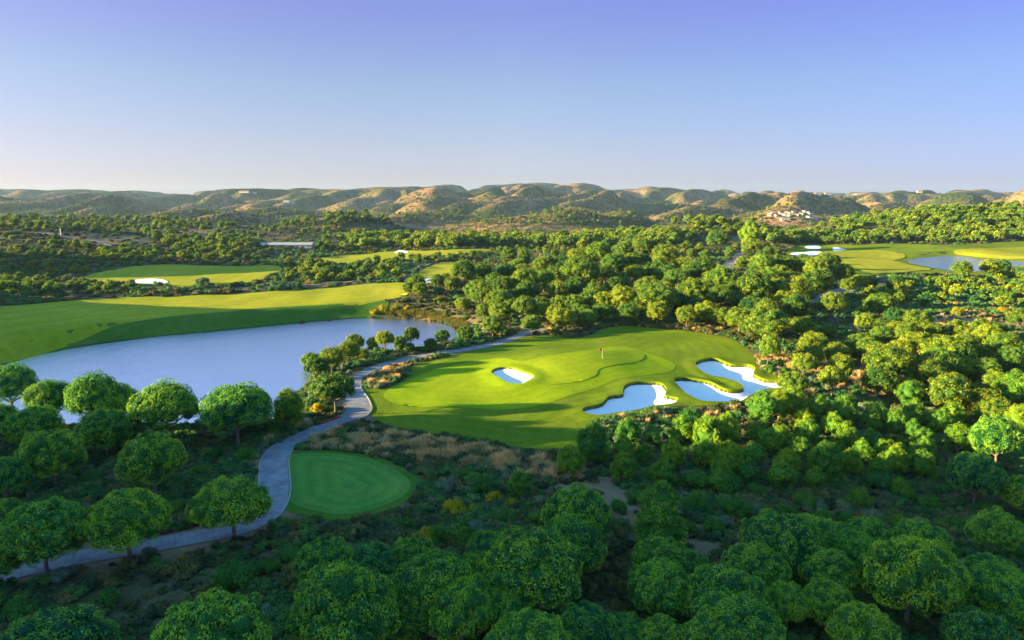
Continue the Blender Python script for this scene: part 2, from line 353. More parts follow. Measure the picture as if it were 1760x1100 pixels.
M['surround'] = grass_mat('surround_grass', (0.1, 0.17, 0.006), (0.145, 0.21, 0.008), (0.2, 0.255, 0.01), b=0.8, wear=(0.6, (0.2, 0.2, 0.02)), ring=(3.2, .08))
M['tee'] = grass_mat('tee_grass', (0.065, 0.2, 0.035), (0.09, 0.23, 0.038), (0.14, 0.26, 0.042), sc=0.8, b=0.12, wear=(0.35, (0.17, 0.24, 0.05)), ring=(2.1, .12))
M['fair'] = grass_mat('fairway_grass', (0.29, 0.31, 0.01), (0.35, 0.34, 0.014), (0.43, 0.375, 0.025), sc=0.2, b=0.15, wear=(0.35, (0.24, 0.28, 0.05)), ring=(7, .06))
M['rough'] = grass_mat('rough_grass', (0.05, 0.14, 0.012), (0.065, 0.16, 0.014), (0.1, 0.18, 0.02), b=0.5, wear=(0.6, (0.15, 0.16, 0.05)))

def ground_mat():
    m, t, p, o = new_mat('scrub_ground'); v = pos(t)
    a = noise(t, v, 0.05, 5, 0.6); b = noise(t, v, 0.6, 6, 0.7); c_ = noise(t, v, 3.5, 4, 0.7)
    c = ramp(t, a, [(0.3, (0.05, 0.06, 0.02)), (0.48, (0.1, 0.085, 0.04)), (0.6, (0.17, 0.125, 0.065)), (0.75, (0.2, 0.17, 0.07))])
    c = mixc(t, ramp(t, b, [(0.42, (0, 0, 0)), (0.62, (1, 1, 1))]), c, (0.055, 0.07, 0.018))
    c = mixc(t, 1.0, c, ramp(t, c_, [(0.25, (0.55, 0.55, 0.55)), (0.75, (1.5, 1.45, 1.4))]), 'MULTIPLY')
    at = t.nodes.new('ShaderNodeAttribute'); at.attribute_name = 'tone'
    bare = mixc(t, noise(t, v, 0.9, 5, 0.7), (0.22, 0.12, 0.06), (0.42, 0.28, 0.16))
    c = mixc(t, math_(t, 'MULTIPLY', at.outputs['Fac'], math_(t, 'ADD', math_(t, 'MULTIPLY', b, 1.2), 0.25), True), c, bare)
    t.links.new(c, p.inputs['Base Color']); p.inputs['Roughness'].default_value = 0.95; p.inputs['Specular IOR Level'].default_value = 0.1
    bump(t, p, mixc(t, 0.5, b, c_), 0.8, 0.4)
    return m
M['ground'] = ground_mat()
def hill_mat():
    m, t, p, o = new_mat('hill_scrub'); v = pos(t)
    a = noise(t, v, 0.0028, 5, 0.55); b = noise(t, v, 0.012, 6, 0.7); f = noise(t, v, 0.06, 4, 0.7)
    c = ramp(t, a, [(0.32, (0.035, 0.05, 0.018)), (0.42, (0.08, 0.08, 0.025)), (0.49, (0.24, 0.155, 0.06)), (0.64, (0.36, 0.185, 0.095)), (0.8, (0.12, 0.1, 0.03))])
    c = mixc(t, math_(t, 'MULTIPLY', ramp(t, b, [(0.46, (0, 0, 0)), (0.6, (1, 1, 1))]), 0.8), c, (0.04, 0.065, 0.02))
    c = mixc(t, 1.0, c, ramp(t, f, [(0.25, (0.65, 0.65, 0.65)), (0.75, (1.35, 1.35, 1.35))]), 'MULTIPLY')
    vo = t.nodes.new('ShaderNodeTexVoronoi'); vo.inputs['Scale'].default_value = 0.055; t.links.new(v, vo.inputs['Vector'])
    dots = math_(t, 'MULTIPLY', math_(t, 'LESS_THAN', vo.outputs['Distance'], 0.3), ramp(t, noise(t, v, 0.005, 4), [(0.42, (0, 0, 0)), (0.54, (1, 1, 1))]))
    c = mixc(t, dots, c, (0.02, 0.045, 0.012))
    t.links.new(c, p.inputs['Base Color']); p.inputs['Roughness'].default_value = 1; p.inputs['Specular IOR Level'].default_value = 0
    bump(t, p, mixc(t, 0.5, b, f), 1.0, 14)
    return m
M['hill'] = hill_mat()
def water_mat():
    m, t, p, o = new_mat('lake_water'); v = pos(t)
    mp = t.nodes.new('ShaderNodeMapping'); mp.inputs['Scale'].default_value = (1, 0.55, 1); mp.inputs['Rotation'].default_value = (0, 0, 0.35); t.links.new(v, mp.inputs[0])
    p.inputs['Base Color'].default_value = (0.97, 0.93, 0.99, 1); p.inputs['Metallic'].default_value = 1.0; p.inputs['Roughness'].default_value = 0.12
    n1 = noise(t, mp.outputs[0], 1.7, 3, 0.65); n2 = noise(t, mp.outputs[0], 0.2, 2)
    calm = noise(t, v, 0.03, 3)
    bump(t, p, mixc(t, math_(t, 'MULTIPLY', calm, 0.6), n1, n2), 0.8, 0.34)
    return m
M['water'] = water_mat()
def sand_mat():
    m, t, p, o = new_mat('bunker_sand'); v = pos(t)
    c = mixc(t, noise(t, v, 1.3, 5, 0.7), (0.86, 0.8, 0.74), (0.97, 0.92, 0.86))
    wv = t.nodes.new('ShaderNodeTexWave'); wv.inputs['Scale'].default_value = 1.6; wv.inputs['Distortion'].default_value = 4; t.links.new(v, wv.inputs['Vector'])
    t.links.new(c, p.inputs['Base Color']); p.inputs['Roughness'].default_value = 1; p.inputs['Specular IOR Level'].default_value = 0
    bump(t, p, mixc(t, 0.7, wv.outputs['Fac'], noise(t, v, 5, 4, 0.7)), 0.35, 0.12)
    return m
M['sand'] = sand_mat()
def simple(name, c0, c1, sc=2.0, rough=0.8, b=0.2, spec=0.3, mv=None):
    m, t, p, o = new_mat(name)
    v = t.nodes.new('ShaderNodeTexCoord').outputs['Object']
    t.links.new(mixc(t, noise(t, v, sc, 5, 0.65), c0, c1), p.inputs['Base Color']); p.inputs['Roughness'].default_value = rough
    p.inputs['Specular IOR Level'].default_value = spec
    if b: bump(t, p, noise(t, v, sc * 3, 4), b, 0.1)
    return m
def path_mat():
    m, t, p, o = new_mat('path_paving'); v = pos(t)
    c = mixc(t, ramp(t, noise(t, v, 0.5, 7, 0.75), [(.3, (0, 0, 0)), (.7, (1, 1, 1))]), (0.14, 0.13, 0.135), (0.32, 0.31, 0.315))
    at = t.nodes.new('ShaderNodeAttribute'); at.attribute_name = 'tone'      # metres along the path: cross joints
    fr = math_(t, 'FRACT', math_(t, 'MULTIPLY', at.outputs['Fac'], 1.6))
    j = math_(t, 'MULTIPLY', math_(t, 'LESS_THAN', fr, 0.16), noise(t, v, 0.8, 3))
    c = mixc(t, math_(t, 'MULTIPLY', j, 0.5), c, (0.1, 0.09, 0.085))
    t.links.new(c, p.inputs['Base Color']); p.inputs['Roughness'].default_value = 0.85; p.inputs['Specular IOR Level'].default_value = 0.2
    bump(t, p, noise(t, v, 4, 4), 0.3, 0.05)
    return m
M['path'] = path_mat()
M['kerb'] = simple('kerb_concrete', (0.3, 0.27, 0.23), (0.42, 0.38, 0.33))
M['road'] = simple('gravel_road', (0.2, 0.15, 0.115), (0.34, 0.26, 0.2), 0.5)
M['dirt'] = simple('dirt_track', (0.17, 0.10, 0.065), (0.36, 0.25, 0.16), 0.8, 1, 0.6, 0)
M['bark'] = simple('pine_bark', (0.10, 0.07, 0.05), (0.3, 0.22, 0.16), 3, 0.95, 0.6, 0.1)
M['palebark'] = simple('pale_bark', (0.3, 0.25, 0.2), (0.5, 0.43, 0.35), 3, 0.9, 0.4, 0.1)
M['red'] = simple('red_painted_timber', (0.3, 0.045, 0.025), (0.42, 0.08, 0.04), 4)
M['flag'] = simple('red_flag_cloth', (0.6, 0.02, 0.01), (0.7, 0.03, 0.015), 4)
M['pole'] = simple('yellow_pole', (0.75, 0.7, 0.5), (0.8, 0.75, 0.55), 4, 0.4)
M['white'] = simple('white_wall', (0.5, 0.49, 0.46), (0.62, 0.6, 0.57), 0.3)
M['cream'] = simple('cream_wall', (0.6, 0.5, 0.36), (0.7, 0.6, 0.45), 0.3)
M['tile'] = simple('roof_tile', (0.3, 0.12, 0.07), (0.42, 0.2, 0.12), 0.5)
M['grey'] = simple('grey_roof', (0.26, 0.26, 0.27), (0.36, 0.36, 0.37), 0.2, 0.8)
M['dark'] = simple('dark_opening', (0.02, 0.02, 0.025), (0.04, 0.04, 0.05), 1)
M['brown'] = simple('brown_timber', (0.1, 0.045, 0.03), (0.17, 0.08, 0.05), 3)
M['steel'] = simple('steel', (0.35, 0.35, 0.36), (0.5, 0.5, 0.5), 3, 0.5)

def leaf_mat(name, dark, mid, light, trans=0.14, hv=0.25):
    m, t, p, o = new_mat(name)
    at = t.nodes.new('ShaderNodeAttribute'); at.attribute_name = 'tone'
    oi = t.nodes.new('ShaderNodeObjectInfo')
    f = math_(t, 'ADD', math_(t, 'MULTIPLY', at.outputs['Fac'], 1 - hv), math_(t, 'MULTIPLY', oi.outputs['Random'], hv))
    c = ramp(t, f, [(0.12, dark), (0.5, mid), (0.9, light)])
    sp_ = math_(t, 'FRACT', math_(t, 'MULTIPLY', oi.outputs['Random'], 7.31))      # each plant its own tint
    c = mixc(t, 1.0, c, ramp(t, sp_, [(0.0, (.7, .85, 1.2)), (.3, (.95, .95, 1.0)), (.65, (1.2, 1.03, .9)), (1.0, (1.35, 1.06, .8))]), 'MULTIPLY')
    t.links.new(c, p.inputs['Base Color']); p.inputs['Roughness'].default_value = 0.6; p.inputs['Specular IOR Level'].default_value = 0.08
    tr = t.nodes.new('ShaderNodeBsdfTranslucent'); t.links.new(mixc(t, 1.0, c, (1.25, 1.25, 0.5), 'MULTIPLY'), tr.inputs[0])
    ms = t.nodes.new('ShaderNodeMixShader'); ms.inputs[0].default_value = trans
    t.links.new(p.outputs[0], ms.inputs[1]); t.links.new(tr.outputs[0], ms.inputs[2]); t.links.new(ms.outputs[0], o.inputs[0])
    return m
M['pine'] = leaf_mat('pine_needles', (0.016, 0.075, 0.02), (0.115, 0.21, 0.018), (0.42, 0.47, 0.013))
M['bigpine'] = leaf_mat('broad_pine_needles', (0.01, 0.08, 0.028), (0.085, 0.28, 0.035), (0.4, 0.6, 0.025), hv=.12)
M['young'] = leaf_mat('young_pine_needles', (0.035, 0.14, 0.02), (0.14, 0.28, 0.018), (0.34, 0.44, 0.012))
M['bush'] = leaf_mat('bush_leaves', (0.03, 0.12, 0.02), (0.07, 0.2, 0.025), (0.16, 0.3, 0.025))
M['olive'] = leaf_mat('grey_leaves', (0.09, 0.15, 0.08), (0.16, 0.23, 0.12), (0.26, 0.31, 0.15))
M['gorse'] = leaf_mat('broom_flowers', (0.1, 0.14, 0.008), (0.4, 0.32, 0.008), (0.62, 0.5, 0.01))
M['scrub'] = leaf_mat('scrub_leaves', (0.04, 0.07, 0.025), (0.11, 0.13, 0.04), (0.27, 0.21, 0.07), hv=0.6)
M['scrubb'] = leaf_mat('scrub_green', (0.03, 0.1, 0.03), (0.075, 0.2, 0.045), (0.17, 0.28, 0.05), hv=0.5)
M['straw'] = leaf_mat('dry_grass', (0.2, 0.16, 0.05), (0.68, 0.47, 0.22), (0.9, 0.68, 0.38), trans=0.25, hv=.5)
M['reed'] = leaf_mat('reed_leaves', (0.05, 0.08, 0.015), (0.16, 0.17, 0.03), (0.3, 0.24, 0.05), trans=0.2, hv=.6)

# ------------------------------------------------------------------ the setting
def grid_mesh(name, xs, ys, Z, mat, tone=None):
    X, Y = np.meshgrid(xs, ys); V = np.stack([X.ravel(), Y.ravel(), Z.ravel()], 1)
    ny, nx = Z.shape; i = np.arange(nx * ny).reshape(ny, nx)
    Q = np.stack([i[:-1, :-1], i[:-1, 1:], i[1:, 1:], i[1:, :-1]], -1).reshape(-1, 4)
    return mesh_np(name, V, Q, mat, True, tone)
# bare earth patches: picture x, y, radius in metres (across, deep), strength
bare = np.zeros_like(XX)
for px, py, rx, ry, s_ in [(1030, 845, 9, 6, 1), (1000, 815, 5, 5, .8), (1080, 880, 6, 4, .7), (1210, 930, 5, 4, .7), (1330, 900, 6, 3, .3), (620, 1010, 9, 5, .6), (300, 950, 12, 3, .7), (1480, 925, 7, 2, .8), (1600, 960, 8, 3, .6), (1390, 640, 10, 8, .7),
                           (1500, 650, 14, 12, .6), (1640, 560, 30, 13, 1), (1730, 548, 30, 10, 1), (1540, 545, 14, 8, .8), (1700, 520, 20, 14, .6), (1560, 640, 10, 6, .8), (1450, 720, 8, 4, .5), (1640, 735, 10, 5, .5), (1330, 615, 5, 8, .7), (850, 560, 14, 12, .6), (940, 400, 40, 50, .4), (200, 780, 10, 6, .4), (330, 800, 8, 6, .4),
                           (150, 408, 60, 50, .4), (220, 417, 40, 30, .5), (360, 400, 50, 60, .8), (420, 388, 40, 60, .9), (1050, 410, 40, 40, .5), (1270, 420, 30, 30, .8), (1460, 400, 50, 50, .7), (1600, 398, 50, 40, .7), (1700, 400, 40, 40, .6), (620, 470, 20, 20, .4), (1110, 470, 14, 25, .4), (900, 425, 60, 40, .5)]:
    c = W([(px, py)])[0]; bare += G(XX, YY, c[0], c[1], rx, ry, s_)
for s_ in (pathS, trackS, dirtS): bare += 0.8 * sstep(-2.5, 0, sdf_box(band(s_, 0.4), XX, YY, 6))
bare += 0.7 * (1 - sstep(2, 9, -sl)) * (sl < 0) * (YY > 185) * (XX > -40)
bare = np.clip(bare, 0, 1)
g = obj('ground', grid_mesh('ground', GX, GY, ZM, M['ground'], bare.ravel())); tag(g, kind='structure')
h = obj('hills', grid_mesh('hills', HX, HY, HZ, M['hill'])); tag(h, kind='structure')
def drape(name, poly, mat, off, res, zf=None, holes=(), link=True):
    zf = zf or zground
    def resample(p):
        seg = []
        for i in range(len(p)):
            a, b = p[i], p[(i + 1) % len(p)]; n = max(1, int(round(np.linalg.norm(b - a) / res)))
            for j in range(n): seg.append(a + (b - a) * j / n)
        return np.array(seg)
    p = np.asarray(poly); rings = [resample(p)] + [resample(np.asarray(q)) for q in holes]; edges = []; o_ = 0
    for r_ in rings: edges += [(o_ + i, o_ + (i + 1) % len(r_)) for i in range(len(r_))]; o_ += len(r_)
    gx = np.arange(p[:, 0].min(), p[:, 0].max(), res); gy = np.arange(p[:, 1].min(), p[:, 1].max(), res)
    X, Y = np.meshgrid(gx, gy); X = X.ravel() + RNG.uniform(-.1, .1, X.size) * res; Y = Y.ravel() + RNG.uniform(-.1, .1, Y.size) * res
    m = sdf(p, X, Y) > res * 0.45
    for q in holes: m &= sdf(q, X, Y) < -res * 0.4
    pts = np.concatenate(rings + [np.stack([X[m], Y[m]], 1)])
    r = delaunay_2d_cdt([Vector(q) for q in pts], edges, [], 0, 1e-5)
    V = np.array([(v.x, v.y) for v in r[0]]); T3 = np.array([list(f) for f in r[2]]); c = V[T3].mean(1); keep = sdf(p, c[:, 0], c[:, 1]) > 0
    for q in holes: keep &= sdf(q, c[:, 0], c[:, 1]) < 0
    z = zf(V[:, 0], V[:, 1]) + off
    a, b, c3 = V[T3[:, 0]], V[T3[:, 1]], V[T3[:, 2]]; flip = ((b - a)[:, 0] * (c3 - a)[:, 1] - (b - a)[:, 1] * (c3 - a)[:, 0]) < 0
    T3[flip] = T3[flip][:, ::-1]
    return obj(name, mesh_np(name, np.column_stack([V, z]), T3[keep], mat, True, sdf(p, V[:, 0], V[:, 1])))
def cutdrape(name, poly, mat, off, res, kind='structure', holes=()):
    o = drape(name, poly, mat, off, res, holes=holes); tag(o, kind=kind); return o
def grow(poly, d):
    n = len(poly); A = 0.5 * sum(poly[i][0] * poly[(i + 1) % n][1] - poly[(i + 1) % n][0] * poly[i][1] for i in range(n)); out = []
    for i in range(n):
        t_ = poly[(i + 1) % n] - poly[i - 1]; t_ = t_ / (np.linalg.norm(t_) + 1e-9); nn = np.array([t_[1], -t_[0]]) * (1 if A > 0 else -1); out.append(poly[i] + nn * d)
    return np.array(out)
EXCL = [lake, pond, tee, surround, fairA, fairB, fairC, fairD, fairE, fairF, band(pathS, 0.3), band(roadS), band(dirtS), band(trackS), band(farpathS)]
# grass sheets (each 2-4 cm above the one below)
cutdrape('green_surround', surround, M['surround'], 0.03, 0.7, holes=[b for b, _, _ in BW[:3]])
cutdrape('apron', apron, M['apron'], 0.06, 0.8, holes=[BW[0][0]])
cutdrape('putting_green', green, M['green'], 0.13, 0.8)
collar = grow(tee, 1.3); cutdrape('tee_collar', collar, M['rough'], 0.04, 0.7); cutdrape('tee', tee, M['tee'], 0.08, 0.8); EXCL.append(collar)
teering = [c for c in spline(tee, True, 1)]
cutdrape('fairway', fairA, M['fair'], 0.2, 2.0)
cutdrape('fairway', fairB, M['fair'], 0.12, 5)
cutdrape('fairway', fairC, M['fair'], 0.15, 6)
cutdrape('fairway', fairD, M['fair'], 0.12, 4)
cutdrape('rough', fairE, M['surround'], 0.15, 5)  # rough grass; shade of the top band is put into its darker colour
cutdrape('fairway', spline(W([(1405, 438), (1450, 431), (1500, 431), (1545, 435), (1556, 442), (1535, 449), (1560, 455), (1600, 463), (1560, 468), (1500, 471), (1455, 458), (1430, 448)]), k=4), M['fair'], 0.4, 4)  # mown stripes; the paler sheet also paints in their sunlit yellow
cutdrape('fairway', spline(W([(1640, 431), (1700, 427), (1780, 425), (1850, 430), (1850, 444), (1760, 444), (1700, 441), (1665, 435)]), k=4), M['fair'], 0.4, 4)
cutdrape('fairway', fairF, M['fair'], 0.1, 3)
bankp = spline(W([(-120, 620), (0, 594), (120, 568), (218, 552), (320, 540), (423, 531), (510, 525), (600, 521), (640, 518), (668, 520)], zground), False, 3)
lakefar = spline(Wz([(668, 545), (640, 545), (590, 548), (520, 554), (440, 562), (360, 570), (280, 577), (200, 587), (120, 599), (0, 627), (-120, 654)], LAKE_Z), False, 3)
bankpoly = np.concatenate([bankp, lakefar]); cutdrape('lake_bank', bankpoly, M['rough'], 0.16, 1.4); EXCL.append(bankpoly)
for k, (bp, d, l) in enumerate(BW):
    if k < 3:
        o = drape('sand_bunker', bp, M['sand'], 0, 0.4, zf=lambda x, y, bp=bp, d=d: zground(x, y) - d * (.55 + .45 * sstep(0, 3.2, sdf(bp, x, y))))
        n = len(bp); zt = zground(bp[:, 0], bp[:, 1]) + .05; outw = grow(bp, .12); inw = grow(bp, -.05)
        Vl = np.concatenate([np.column_stack([outw, zt - .03]), np.column_stack([bp, zt]), np.column_stack([inw, zt - .12]), np.column_stack([bp, zt - d * .55 - .25])])
        Ql = [[a * n + i, a * n + (i + 1) % n, (a + 1) * n + (i + 1) % n, (a + 1) * n + i] for a in range(3) for i in range(n)]
        obj('grass_lip', mesh_np('grass_lip', Vl, Ql, M['surround'], False), o)
    else: o = drape('sand_bunker', bp, M['sand'], 0.3, 1.5)
    tag(o, l, 'sand bunker', 'sand bunkers')
def flat(name, poly, z, mat):
    V = [(x, y, z) for x, y in poly]; o = obj(name, mesh_np(name, V, [list(range(len(V)))], mat)); return tag(o, kind='structure')
flat('lake', grow(lake, 0.5), LAKE_Z, M['water']); flat('pond', grow(pond, 0.8), POND_Z, M['water'])
def ribbon(name, s, mat, off, tone=True):
    C, T, Nn, wd = s; L = np.concatenate([[0], np.cumsum(np.linalg.norm(np.diff(C, axis=0), axis=1))])
    n2 = max(len(C), int(L[-1] / 1.2)); q = np.linspace(0, L[-1], n2); f = lambda a: np.interp(q, L, a)
    C = np.stack([f(C[:, 0]), f(C[:, 1])], 1); Nn = np.stack([f(Nn[:, 0]), f(Nn[:, 1])], 1); wd = f(wd); K = 5
    u = np.linspace(-0.5, 0.5, K); P = C[:, None, :] + Nn[:, None, :] * (wd[:, None, None] * u[None, :, None])
    P = P.reshape(-1, 2); z = zground(P[:, 0], P[:, 1]) + off; i = np.arange(len(P)).reshape(-1, K)
    Q = np.stack([i[:-1, :-1], i[:-1, 1:], i[1:, 1:], i[1:, :-1]], -1).reshape(-1, 4)
    return tag(obj(name, mesh_np(name, np.column_stack([P, z]), Q, mat, True, np.repeat(q, K))), kind='structure')
ribbon('cart_path', pathS, M['path'], 0.06)
ribbon('road', roadS, M['road'], 0.2); ribbon('dirt_track', dirtS, M['dirt'], 0.08); ribbon('footpath', trackS, M['dirt'], 0.04)
ribbon('footpath', farpathS, M['road'], 0.25); ribbon('dirt_track', dirt2S, M['road'], 0.3)
def kerb(s, side, i0, i1, w_=0.14, h_=0.1):
    C, T, Nn, wd = s; A = (C + side * Nn * (wd / 2)[:, None])[i0:i1]; B = (C + side * Nn * (wd / 2 + w_)[:, None])[i0:i1]
    za = zground(A[:, 0], A[:, 1]); n = len(A)
    V = np.concatenate([np.column_stack([A, za - .05]), np.column_stack([A, za + .06 + h_]), np.column_stack([B, za + .06 + h_]), np.column_stack([B, za - .1])])
    Q = [[k * n + i, k * n + i + 1, (k + 1) * n + i + 1, (k + 1) * n + i] for k in range(3) for i in range(n - 1)]
    return tag(obj('kerb', mesh_np('kerb', V, Q, M['kerb'])), kind='structure')
kerb(pathS, -1, 44, 76); kerb(pathS, -1, 92, 112); kerb(pathS, 1, 44, 76)

# ------------------------------------------------------------------ plant meshes
def icos(sub=1):
    import bmesh
    bm = bmesh.new(); bmesh.ops.create_icosphere(bm, subdivisions=sub, radius=1)
    V = np.array([v.co[:] for v in bm.verts]); Fc = np.array([[v.index for v in f.verts] for f in bm.faces]); bm.free(); return V, Fc
ICO1 = icos(1); ICO2 = icos(2)
def unit(v): return v / (np.linalg.norm(v, axis=-1, keepdims=True) + 1e-9)
def tufts(P, Nn, size, tone, rng, jit=0.6, asp=0.55, up=0.35):
    n = len(P); n2 = unit(Nn + rng.normal(0, jit, (n, 3))); t = unit(np.cross(n2, rng.normal(0, 1, (n, 3)))); b = np.cross(n2, t)
    s = (size * rng.uniform(0.6, 1.35, n))[:, None]
    V = np.stack([P - b * s * .5, P + t * s * asp * .5 + n2 * s * .12, P + b * s * .5 + unit(Nn) * s * up, P - t * s * asp * .5 + n2 * s * .12], 1).reshape(-1, 3)
    return V, np.arange(4 * n).reshape(n, 4), np.repeat(tone, 4)
def crown(seed, shape='umbrella', nl=34, nt_=7000, ts=0.045, lr=(.2, .34), nsub=14):
    """crown of unit width (radius 1), z from 0 (underside) to its height; lobes covered in needle tufts"""
    rng = np.random.default_rng(seed); hz = {'umbrella': .95, 'round': 1.25, 'tall': 1.9, 'bushy': 1.5, 'flat': 0.8}[shape]
    L = []; k = 0
    while len(L) < nl and k < 4000:
        k += 1; a = rng.uniform(0, 2 * np.pi); cz = rng.uniform(-0.35 if shape in ('umbrella', 'flat') else -0.75, 1)
        r = math.sqrt(max(0, 1 - cz * cz)) if cz > 0 else math.sqrt(max(0, 1 - (cz / 0.95) ** 2))
        if shape in ('tall',): r *= (1.0 - 0.45 * max(cz, 0)) 
        rr = rng.uniform(*lr) * (1 if shape != 'tall' else 0.9)
        p = np.array([math.cos(a) * r * (1 - rr * .8), math.sin(a) * r * (1 - rr * .8), hz * 0.5 * (1 + cz) * (1 - rr * .35)])
        p[:2] *= rng.uniform(0.82, 1.06); p[2] *= rng.uniform(0.9, 1.05)
        if all(np.linalg.norm(p - q[0]) > 0.62 * (rr + q[1]) for q in L): L.append((p, rr))
    Vs, Fs4, T4, off = [], [], [], 0; Vc, Fc3, Tc = [], [], []
    cen = np.array([0, 0, hz * 0.35]); tot = sum(r ** 2 for _, r in L)
    for p, rr in L:
        n = int(nt_ * rr ** 2 / tot); d = unit(rng.normal(0, 1, (int(n * 1.5), 3))); out = unit((p - cen) * np.array([1, 1, 1.3]))
        keep = (d @ out) > -0.35; d = d[keep][:n]
        # lumpy sub-clusters
        sub = unit(rng.normal(0, 1, (nsub, 3))); near_ = np.max(d @ sub.T, axis=1); bul = 0.84 + 0.42 * sstep(0.8, 0.98, near_)
        sc = np.array([1, 1, 0.82]); P = p + d * rr * sc * bul[:, None]
        tn = np.clip(rng.uniform(0, 1) * 0.2 + 0.02 + 0.52 * sstep(0.84, 0.99, near_) + rng.normal(0.1, 0.13, len(d)), 0, 1)  # tips lighter: new growth, plus top light painted into the tone
        V, Q, T = tufts(P, unit(d + np.array([0, 0, 0.4])), ts, tn, rng, .5 if ts < .05 else .42); Vs.append(V); Fs4.append(Q + off); T4.append(T); off += len(V)
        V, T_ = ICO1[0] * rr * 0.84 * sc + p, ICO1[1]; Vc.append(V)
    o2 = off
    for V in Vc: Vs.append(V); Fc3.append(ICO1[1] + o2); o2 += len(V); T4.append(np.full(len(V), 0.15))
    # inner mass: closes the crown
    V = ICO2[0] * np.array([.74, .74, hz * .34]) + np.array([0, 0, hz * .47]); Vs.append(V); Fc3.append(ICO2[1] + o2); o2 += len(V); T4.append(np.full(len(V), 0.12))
    # sparse outliers: sprays that break the outline
    Fall = [list(f) for q in Fs4 for f in q.tolist()] + [list(f) for q in Fc3 for f in q.tolist()]
    return np.concatenate(Vs), Fall, np.concatenate(T4), hz, L
def tube(P, Rr, seg=7):
    P = np.asarray(P, float); V = []; n = len(P)
    for i in range(n):
        t_ = unit(P[min(i + 1, n - 1)] - P[max(i - 1, 0)]); a = unit(np.cross(t_, [0.3, 1, 0.1])); b = np.cross(t_, a)
        for j in range(seg):
            th = 2 * math.pi * j / seg; V.append(P[i] + Rr[i] * (a * math.cos(th) + b * math.sin(th)))
    Q = [[i * seg + j, i * seg + (j + 1) % seg, (i + 1) * seg + (j + 1) % seg, (i + 1) * seg + j] for i in range(n - 1) for j in range(seg)]
    return V, Q
def trunk_mesh(name, seed, base, top, r, L, hz, mat, crownz, limbs=6):
    """trunk from 0 to top; limbs reach for the lobes L (crown units, underside at crownz)"""
    rng = np.random.default_rng(seed); V, Q = [], []
    bend = rng.normal(0, 0.05, 2)
    mid = np.array([bend[0], bend[1], crownz * .55]); fork = np.array([bend[0] * .4, bend[1] * .4, crownz * 1.0])
    tp = np.array([0, 0, crownz + hz * .4])
    def add(P, Rr):
        v, q = tube(P, Rr); o = len(V); V.extend(v); Q.extend([[i + o for i in f] for f in q])
    add([(0, 0, -0.12), (0, 0, 0.02), mid * [1, 1, .5], mid, fork, tp], [r * 1.7, r * 1.25, r, r * .9, r * .75, r * .3])
    Ls = sorted(L, key=lambda q: -np.hypot(q[0][0], q[0][1]))[:limbs * 2:2]
    for p, rr in Ls:
        e = p + np.array([0, 0, crownz]); s_ = fork * [1, 1, rng.uniform(.72, 1.05)]; m_ = (s_ + e) / 2 - np.array([0, 0, .06])
        add([s_, m_, e], [r * .5, r * .34, r * .14])
    return mesh_np(name, V, Q, mat, True)
# kinds: crown shape, underside height, trunk radius (in crown radii), lod
KINDS = {}
def kind(key, shapes, seeds, nl, ntf, ts, mat, bark, crownz, r, lr=(.2, .34), nsub=14):
    out = []
    for sh, sd_ in zip(shapes, seeds):
        V, Fc, T, hz, L = crown(sd_, sh, nl, ntf, ts, lr, nsub)
        out.append((mesh_np('pine_crown', V, Fc, mat, False, T), trunk_mesh('pine_trunk', sd_, 0, 0, r, L, hz, bark, crownz, 6), crownz, hz + crownz))
    KINDS[key] = out
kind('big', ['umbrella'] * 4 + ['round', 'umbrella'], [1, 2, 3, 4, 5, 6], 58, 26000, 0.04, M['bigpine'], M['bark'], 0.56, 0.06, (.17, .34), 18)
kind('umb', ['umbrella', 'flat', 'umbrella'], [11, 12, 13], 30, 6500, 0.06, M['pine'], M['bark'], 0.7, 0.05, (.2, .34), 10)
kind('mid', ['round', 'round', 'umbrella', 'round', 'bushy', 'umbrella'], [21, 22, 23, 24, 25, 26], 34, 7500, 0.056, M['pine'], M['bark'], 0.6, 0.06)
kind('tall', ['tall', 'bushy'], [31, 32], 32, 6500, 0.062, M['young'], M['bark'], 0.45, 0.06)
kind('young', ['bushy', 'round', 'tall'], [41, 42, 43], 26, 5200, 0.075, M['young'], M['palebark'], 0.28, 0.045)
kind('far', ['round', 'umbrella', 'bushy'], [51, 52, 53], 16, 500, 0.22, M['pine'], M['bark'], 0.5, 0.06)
def bush_mesh(name, seed, mat, nl=14, ntf=1500, ts=0.11, h_=1.0, spiky=0, ncore=True):
    rng = np.random.default_rng(seed); Vs, Fa, T, o = [], [], [], 0
    for k in range(nl):
        a = rng.uniform(0, 6.28); q = rng.uniform(0, 1) ** .6; rr = rng.uniform(.26, .42)
        p = np.array([math.cos(a) * q * (1 - rr * .7), math.sin(a) * q * (1 - rr * .7), h_ * (0.15 + 0.62 * math.sqrt(max(0, 1 - q * q)) * rng.uniform(.6, 1))])
        n = ntf // nl; d = unit(rng.normal(0, 1, (n, 3))); d[:, 2] = np.abs(d[:, 2]) * np.where(rng.uniform(0, 1, n) < .75, 1, -1)
        P = p + d * rr * rng.uniform(.85, 1.12, (n, 1)) * np.array([1, 1, h_ ** .5])
        V, Q, t_ = tufts(P, unit(d + np.array([0, 0, .5 + spiky])), ts, np.clip(rng.normal(.42 + rng.normal(0, .12), .2, n), 0, 1), rng, .5, .4 if spiky else .6, .4 + spiky)
        Vs.append(V); Fa += (Q + o).tolist(); T.append(t_); o += len(V)
        V = ICO1[0] * rr * .85 * np.array([1, 1, h_ ** .5]) + p; Vs.append(V); Fa += (ICO1[1] + o).tolist(); T.append(np.full(len(V), .12)); o += len(V)
    return mesh_np(name, np.concatenate(Vs), Fa, mat, False, np.concatenate(T))
